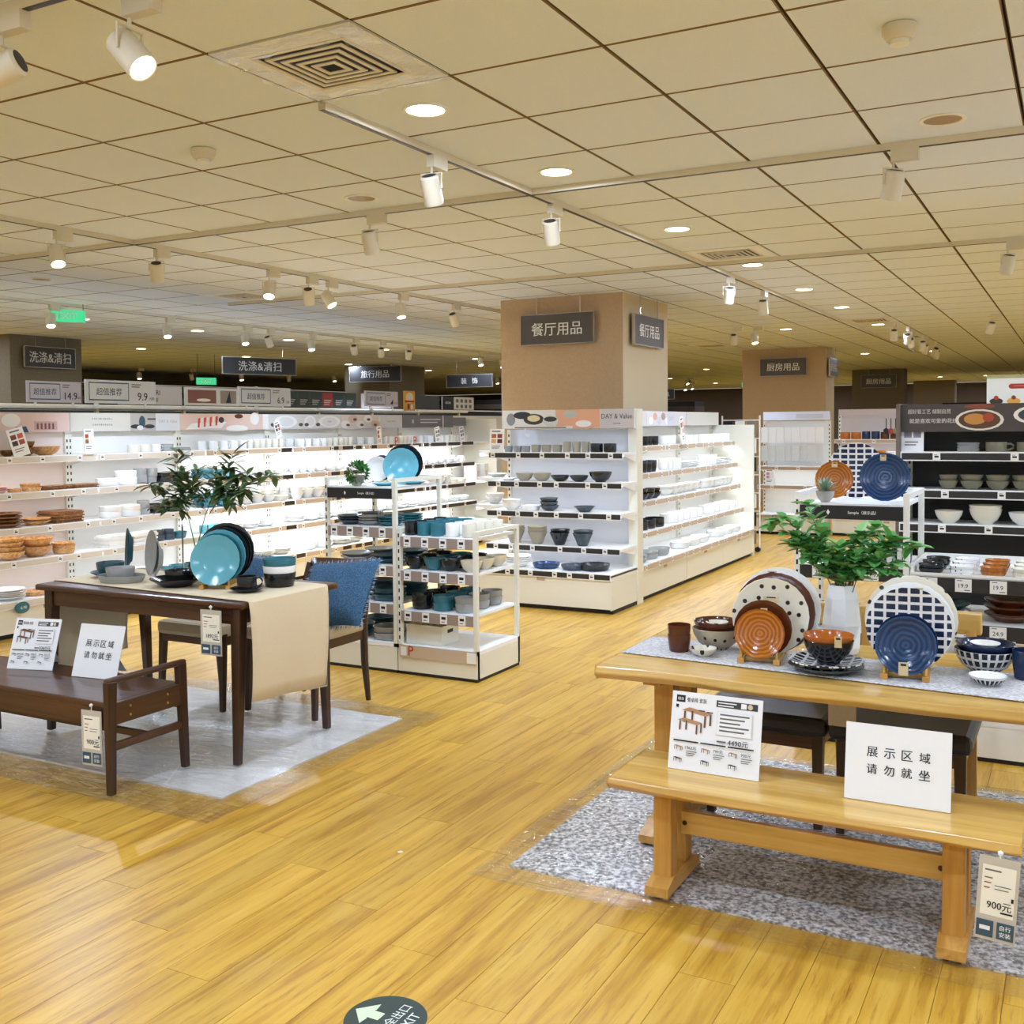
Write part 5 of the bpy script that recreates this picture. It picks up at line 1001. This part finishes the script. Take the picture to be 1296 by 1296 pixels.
for R, g, yo, lab in ((.09,'bluespiral',0,'blue swirled plate at the front of the second rack'),(.092,'navy',.025,'navy plate just behind the blue swirled plate'),(.128,'grid',.1,'checked navy and white plate in the second rack'),(.134,'white',.14,'plain white plate behind the checked plate'),(.142,'dots',.18,'cream dotted plate at the back of the second rack')):
    upright_plate(R, .022, g, -.465-.05*yo, 3.42+yo, Z+.016+R*.96, .1, .22, lab)
dish('bowl',.092,.075,'gridbowl',(-.255,3.62,Z),'checked navy and grey bowl holding a navy bowl',None,inner='navy'); dish('bowl',.088,.05,'navy',(-.255,3.62,Z+.045),'navy bowl nested in the checked bowl'); dish('plate',.045,.02,'white',(-.255,3.62,Z+.075),'small white dish lying in the navy bowl')
dish('bowl',.055,.03,'gridbowl',(-.235,3.45,Z),'tiny checked dish on the grey runner',None,inner='white'); dish('cup',.042,.09,'navy',(-.135,3.58,Z),'navy tumbler with a cream label at the runner end')
def paper_tab(x, y, z, rz, tilt, w, h, label):
    t = thing('paper_tab', label, 'tag', (x, y, z), rz); t.rotation_euler = (-tilt, 0, rz); Bx('paper', t, -w/2, w/2, -.001, .001, 0, h, mat('kraft','cdb98c',.7)); PR((-w/2,-.001,0),(1,0,0),(0,0,1)).rect(.2*w,.72*h,.6*w,.18*h,INK).build('print', t)
paper_tab(-.915,3.452,Z+.135,.15,.22,.022,.045,'kraft paper tab stuck on the amber spiral plate'); paper_tab(-.45,3.425,Z+.155,.1,.22,.026,.03,'kraft paper tab at the top of the blue swirled plate'); paper_tab(-.465,3.37,Z+.02,.1,.22,.028,.04,'cream paper tab at the foot of the blue swirled plate'); paper_tab(-.655,3.352,Z+.092,.2,-.1,.022,.035,'gold paper tab on the amber brown bowl')
paper_tab(-.445,3.55,Z+.215,.1,.22,.026,.05,'gold paper tab at the top of the checked plate'); paper_tab(-.9,3.49,Z+.195,.15,.2,.05,.02,'white price tab over the brown plate'); paper_tab(-.925,3.6,Z+.255,.15,.2,.03,.03,'dark kraft tab on the large brown plate')
# white vase with green sprays
VX, VY = -.715, 3.72
v = MB(); n = 8; prof = [(.052,0),(.058,.02),(.062,.1),(.052,.19),(.042,.235),(.038,.235),(.046,.18),(.05,.04),(0,.03)]
vs = []; 
for r, z in prof:
    for i in range(n):
        a = 2*PI*i/n+(.39 if z > .06 else 0); vs.append((r*1.05*math.cos(a), r*1.05*math.sin(a), z))
fs = [(k*n+i, k*n+(i+1) % n, (k+1)*n+(i+1) % n, (k+1)*n+i) for k in range(len(prof)-1) for i in range(n)]
tag(v.add(vs, fs, mat('white_porcelain','f2f3f4',.25)).build('faceted_vase', None, (VX, VY, Z)), 'tall white faceted vase on the pine table', 'vase')
GV = [leaf_mesh(.058,.04,GREEN,.35), leaf_mesh(.05,.036,GREEN,.3), leaf_mesh(.055,.038,GREEN2,.35)]
PG = thing('green_branches', 'bushy green leafy sprays spilling from the white vase', 'plant', (VX+.01, VY, Z+.175)); 
for pts, nl in (([(0,0,-.12),(-.03,-.02,.1),(-.12,-.03,.22),(-.2,-.04,.29),(-.25,-.05,.26)],9), ([(0,0,-.12),(-.02,0,.12),(-.1,.02,.25),(-.14,.03,.34)],7), ([(0,0,-.1),(.02,-.02,.1),(.08,-.03,.19),(.17,-.02,.22),(.24,-.02,.2)],9), ([(0,0,-.1),(.02,.02,.12),(.06,.03,.22),(.1,.05,.26)],7),
               ([(0,0,-.1),(-.03,-.02,.08),(-.1,-.04,.17),(-.18,-.05,.2)],8), ([(0,0,-.1),(.03,-.02,.08),(.09,-.04,.14),(.18,-.04,.15)],8), ([(0,0,-.1),(0,-.03,.08),(-.01,-.06,.16),(0,-.08,.2)],8), ([(0,0,-.1),(0,-.03,.06),(.02,-.05,.14),(.05,-.06,.17)],6), ([(0,0,-.1),(.03,.0,.08),(.1,-.05,.14),(.17,-.07,.12)],8), ([(0,0,-.1),(-.03,.02,.1),(-.08,-.02,.18),(-.07,-.05,.25)],7)):
    branch(PG, pts, .0028, nl, GV, TWIG, .34, 'twig', 4, 0)
for pts in ([(0,0,-.05),(-.05,-.03,.08),(-.12,-.06,.17),(-.15,-.06,.21)], [(0,0,-.05),(.05,-.04,.1),(.12,-.06,.16),(.14,-.05,.2)], [(0,0,-.05),(-.01,-.03,.1),(-.05,-.05,.16),(-.11,-.06,.16)], [(0,0,-.05),(.03,-.03,.1),(.1,-.05,.19),(.16,-.05,.23)], [(0,0,-.05),(.0,.02,.1),(.02,.02,.2),(.05,.0,.24)], [(0,0,-.05),(-.0,-.03,.08),(.03,-.05,.12),(.08,-.06,.13)], [(0,0,-.05),(-.03,-.02,.1),(-.1,-.04,.2),(-.19,-.05,.24)]): branch(PG, pts, .0025, 8, GV, TWIG, .3, 'twig', 4, 0)
fine_leaves(PG)
# ------------------------------------------------------------------ open display stands
def fig_tag(txt):
    p = PR((-.032,-.0015,-.028),(1,0,0),(0,0,1),.0003); p.box(-.032,.032,-.0015,0,-.028,.026,TAG); return p.text(txt,.032,.026,.017,INK,.052).rect(.008,.046,.02,.003,INKG).rect(.036,.006,.022,.004,INKG).mesh('price_tag')
BIGT = {k: fig_tag(k) for k in ('19.9', '24.9', '29.9', '39.9')}
STAG = MB().box(-.023,.023,-.0015,0,-.027,.027,TAG).box(-.014,.014,-.0018,-.0015,-.002,.013,INK).box(-.014,.006,-.0018,-.0015,-.018,-.013,INKG).mesh('price_tag')
def stand(label, x0, x1, y0, y1, top, shelves, hdr, m=OFFW, strip=STRIP_GR, tags=4, big=False, base=True, name='display_stand'):
    t = thing(name, label, 'display stand', (x0, y0, 0)); w = x1-x0; d = y1-y0; p = .024
    if base:
        Bx('plinth', t, .004, w-.004, .004, d-.004, 0, .018, TOE); Bx('base_panel', t, 0, w, .002, d-.002, .018, .15, m); Bx('deck', t, 0, w, 0, d, .15, .172, SHELFW)
    for x in (0, w-p):
        for y in (0, d-p):
            b = MB().box(x, x+p, y, y+p, 0 if not base else .018, top, m)
            for k in range(int((top-.2)/.045)): b.add([(x+.007,y-.0004,.2+k*.045),(x+.016,y-.0004,.2+k*.045),(x+.016,y-.0004,.222+k*.045),(x+.007,y-.0004,.222+k*.045)], [(0,1,2,3)], TOE if x == 0 else m)
            b.build('post', t)
    for x in (0, w-p): Bx('top_rail', t, x, x+p, p, d-p, top-.022, top, m)
    Bx('top_rail', t, p, w-p, d-p, d, top-.022, top, m)
    for k, z in enumerate(shelves):
        s = Bx('shelf', t, p, w-p, .004, d-.004, z-.016, z, SHELFW)
        if hdr and k == 0:
            Bx('sign_strip', s, p, w-p, -.004, .002, z-.068, z-.008, BLACK); PR((p,-.004,z-.068),(1,0,0),(0,0,1)).text('Sample（展示品）', w*.55, .03, .018, WHITE).poly([(w*.24,.03),(w*.255,.018),(w*.27,.03),(w*.255,.043)], WHITE).build('lettering', s)
        else:
            MB().box(p, w-p, -.002, .003, z-.062, z-.004, strip).build('label_strip', s)
            for q in range(tags):
                o = obj('price_tag', STAG if not big else BIGT[big[k % len(big)]], s, (p+(q+.4)*(w-2*p)/tags, -.003, z-.032))
    return t
stand('tall cream display stand with a black sample strip and blue plates on top', -3.945, -3.437, 4.98, 5.48, 1.12, [1.07,.84,.62,.40], True)
stand('low cream display stand of mugs and bowls beside the tall stand', -3.431, -2.905, 4.98, 5.48, .835, [.795,.60,.37], None)
stand('tall white display stand with a black sample strip behind the pine table', -1.12, -.635, 4.75, 5.25, 1.11, [1.062,.79,.5], True, WHITE, STRIP_BK, 2, ('29.9','29.9','39.9'))
stand('low white display stand of patterned small dishes with big price cards', -.63, .35, 4.75, 5.25, .766, [.766,.575,.38], None, WHITE, STRIP_BK, 7, ('19.9','24.9','24.9'))
# slanted tray on the low right stand
t = thing('display_tray', 'white rimmed tray of small patterned dishes on the low white stand', 'tray', (-.63, 4.75, .767))
Bx('tray_base', t, 0, .98, 0, .5, 0, .004, WHITE)
for a in ((0,.98,0,.008),(0,.98,.488,.5),(0,.012,.008,.488),(.968,.98,.008,.488)): Bx('rim', t, a[0], a[1], a[2], a[3], .004, .012 if a[3] == .008 else .04, WHITE)
SZ = .772
sm = (('black','black'),('whitepat','navy spotted white'),('spiral','amber'),('cream','cream'),('dots','dotted'),('grid','checked'),('white','white'))
for k, (g, nm) in enumerate(sm):
    for r in range(3):
        for q in range(2): dish('dish',.052,.02,g,(-.63+.075+k*.122, 4.83+r*.13, SZ+q*.016),nm+' small dish laid out in the white tray',nm+' small dishes in the white tray',n=16)
w = 'on the shelf under the white tray'
for x, g, n in ((-.5,'petrol',2),(-.25,'brown',3),(-.02,'brown',2),(.2,'slate',2)):
    for q in range(n): dish('plate',.1,.035,g,(x, 4.88, .576+q*.03),('petrol blue','brown','brown','slate')[(-.5,-.25,-.02,.2).index(x)]+' plate stacked '+w,g+' plates under the white tray')
# on top of the stands
def pot(x, y, z, r, h, gm, fol, label, kind):
    t = thing('potted_plant', label, 'potted plant', (x, y, z)); MB().lathe(dprof('bowl', r, h), 18, gm).build('pot', t, smooth=True); rq = random.Random(len(label))
    if kind == 'ball':
        b = MB()
        for k in range(170):
            v = Vector((rq.gauss(0,1), rq.gauss(0,1), rq.gauss(0,1)+.25)).normalized()*r*1.15; s = .026; q = v.cross(Vector((.3,.5,.8))).normalized()*s; e = v.normalized()*s*1.4; c = Vector((0,0,h*1.25))+v*.85
            b.add([c-q, c+e*.4+q*.3, c+q, c+e+q*.1], [(0,1,2,3)], fol[k % 2])
        o = b.build('foliage', t); o['kind'] = 'stuff'
    else:
        for k in range(34):
            a = k*2.4; el = .2+1.2*(k/34); L = .055; o = obj('leaf', SUC, t, (0,0,h*.95)); o.rotation_euler = Vector((math.cos(a)*math.cos(el), math.sin(a)*math.cos(el), math.sin(el))).to_track_quat('X','Z').to_euler()
SUC = leaf_mesh(.07,.014,mat('succulent','8aa38a',.5),.2)
Z = 1.071
upright_plate(.078,.02,'white',-3.80,5.32,Z+.085,.45,.15,'white plate standing on the tall cream stand'); upright_plate(.118,.022,'black',-3.63,5.36,Z+.118,.45,.12,'black plate standing behind the pale blue plate'); upright_plate(.108,.022,'sky',-3.585,5.26,Z+.108,.45,.15,'pale blue plate standing on the tall cream stand')
upright_plate(.08,.02,'slate',-3.80,5.37,Z+.09,.45,.15,'slate plate peeping over the white standing plate')
pot(-3.74,5.03,Z,.048,.062,mat('cement','a8a39c',.8),(GREEN,mat('box_leaf','2f6a2c',.6)),'small round green bush in a grey pot on the tall cream stand','ball')
for k, (x, y) in enumerate(((-3.6,5.1),(-3.52,5.3))): dish('plate',.07,.015,'sky',(x,y,Z),'pale blue saucer lying flat on the tall cream stand','pale blue saucers on the tall cream stand')
Z = 1.063
upright_plate(.086,.022,'spiral',-.995,5.0,Z+.09,.1,.15,'amber swirled plate standing on the tall white stand'); upright_plate(.13,.022,'grid',-.92,5.12,Z+.128,.1,.12,'checked plate standing behind the amber swirled plate'); upright_plate(.108,.025,'bluespiral',-.76,4.92,Z+.108,.1,.15,'large blue swirled plate standing on the tall white stand')
pot(-1.0,4.82,Z,.042,.05,mat('cement','a8a39c',.8),None,'spiky succulent in a pale pot on the tall white stand','suc')
paper_tab(-.99,4.972,Z+.15,.1,.15,.025,.022,'kraft tab on the standing amber swirled plate'); paper_tab(-.76,4.865,Z+.185,.1,.15,.025,.026,'kraft tab at the top of the large blue swirled plate')
# goods on the cream stands
def many(kind, R, h, cols, xs, ys, z, words, grp, n=1, nest=.03, **k):
    for i, x in enumerate(xs):
        for j, y in enumerate(ys):
            g = cols[i % len(cols)]; nm = {'petrol':'petrol blue','sky':'pale blue'}.get(g, g)
            for q in range(n): dish(kind, R, h, g, (x, y, z+.001+q*nest), nm+' '+words, nm+' '+grp, (0,0,2.6+R_.uniform(-.2,.2)), **k)
many('mug',.04,.075,['black','teal','teal','white','cream'],[-3.375,-3.29,-3.2,-3.1,-2.99],[5.05,5.15,5.25,5.36],.795,'mug on top of the low cream stand','mugs on the low cream stand')
many('bowl',.063,.065,['black','teal','black','cream'],[-3.36,-3.23,-3.12,-2.985],[5.06,5.2,5.35],.60,'bowl on the middle shelf of the low cream stand','middle shelf bowls of the low cream stand')
many('dish',.062,.05,['black','teal','grey'],[-3.32,-3.18,-3.03],[5.07,5.22,5.37],.37,'bowl in a pair on the lower shelf of the low cream stand','lower shelf bowls of the low cream stand',2,.035,name='bowl',cat='bowl')
many('plate',.08,.025,['slate','grey','teal'],[-3.83,-3.68,-3.54],[5.08,5.28],.84,'plate stacked on the upper shelf of the tall cream stand','upper shelf plates of the tall cream stand',3,.014)
many('plate',.1,.03,['grey','petrol'],[-3.8,-3.57],[5.1,5.34],.62,'plate stacked on the middle shelf of the tall cream stand','middle shelf plates of the tall cream stand',2,.02)
many('dish',.1,.04,['slate','petrol'],[-3.8,-3.57],[5.1,5.34],.40,'dish stacked on the lower shelf of the tall cream stand','lower shelf dishes of the tall cream stand',2,.035)
many('dish',.1,.04,['petrol','grey'],[-3.8,-3.57],[5.1,5.34],.172,'dish stacked on the base of the tall cream stand','base dishes of the tall cream stand',2,.035)
t = thing('storage_box', 'cream open box with a handle hole on the low stand base', 'box', (-3.40, 5.02, .173))
for a in ((0,.24,0,.006),(0,.24,.174,.18)): Bx('side', t, a[0], a[1], a[2], a[3], 0, .11, OFFW)
for a in ((0,.006),(.234,.24)): Bx('side', t, a[0], a[1], .006, .174, 0, .11, OFFW)
Bx('bottom', t, .006, .234, .006, .174, 0, .006, OFFW); Bx('handle_hole', t, .2402, .2406, .06, .12, .065, .085, TOE)
t = thing('red_tag', 'small red letter tag on the base strip of the low cream stand', 'tag', (-3.37, 4.974, .1)); Bx('label_strip', t, -.05, .46, .0, .004, 0, .07, STRIP_TAN); PR((0,0,0),(1,0,0),(0,0,1)).text('P',.03,.04,.055,RED).rect(-.04,.01,.04,.05,TAG).rect(.4,.005,.06,.06,TAG).build('print', t)
many('tub',.05,.09,['dots','grid'],[-.8,-.7],[4.82,4.95],.79,'patterned beaker on the tall white stand shelf','patterned beakers on the tall white stand',n=1)
many('bowl',.06,.05,['gridbowl','white','slate'],[-1.03,-.92,-.8],[4.85,5.0],.5,'bowl in a pair low on the tall white stand','low bowls of the tall white stand',2,.03)
many('bowl',.065,.05,['grid','cream','brown'],[-1.0,-.86,-.72],[4.87,5.05],.172,'bowl at the foot of the tall white stand','foot bowls of the tall white stand',2,.03)
# ------------------------------------------------------------------ floor marker
t = thing('floor_sticker', 'round dark green exit sticker with a pale arrow on the floor', 'sticker', (-1.45, 2.03, 0))
MB().lathe([(0,.0012),(.1,.0012),(.1005,.0002)], 48, mat('sticker_green','2f3f38',.4)).build('disc', t)
p = PR((0,0,.0012), (0,1,0), (-1,0,0)); GL = mat('sticker_pale','d3dcb8',.5)
p.poly([(-.016,.012),(.016,.012),(.016,.066),(-.016,.066)], GL).poly([(-.046,.044),(-.02,.04),(0,.06),(.02,.04),(.046,.044),(0,.088)], GL).text('安全出口', .008, -.018, .03, mat('sticker_text','e9ece2',.5), .125).text('EXIT', .012, -.058, .026, MATS['sticker_text'])
p.build('print', t)
tag(MB().lathe([(0,.001),(.009,.001),(.0095,0)], 16, mat('dot_white','e4ddca',.5)).build('floor_dot', None, (-1.98, 2.87, .0004)), 'small pale round dot stuck on the floor', 'sticker')
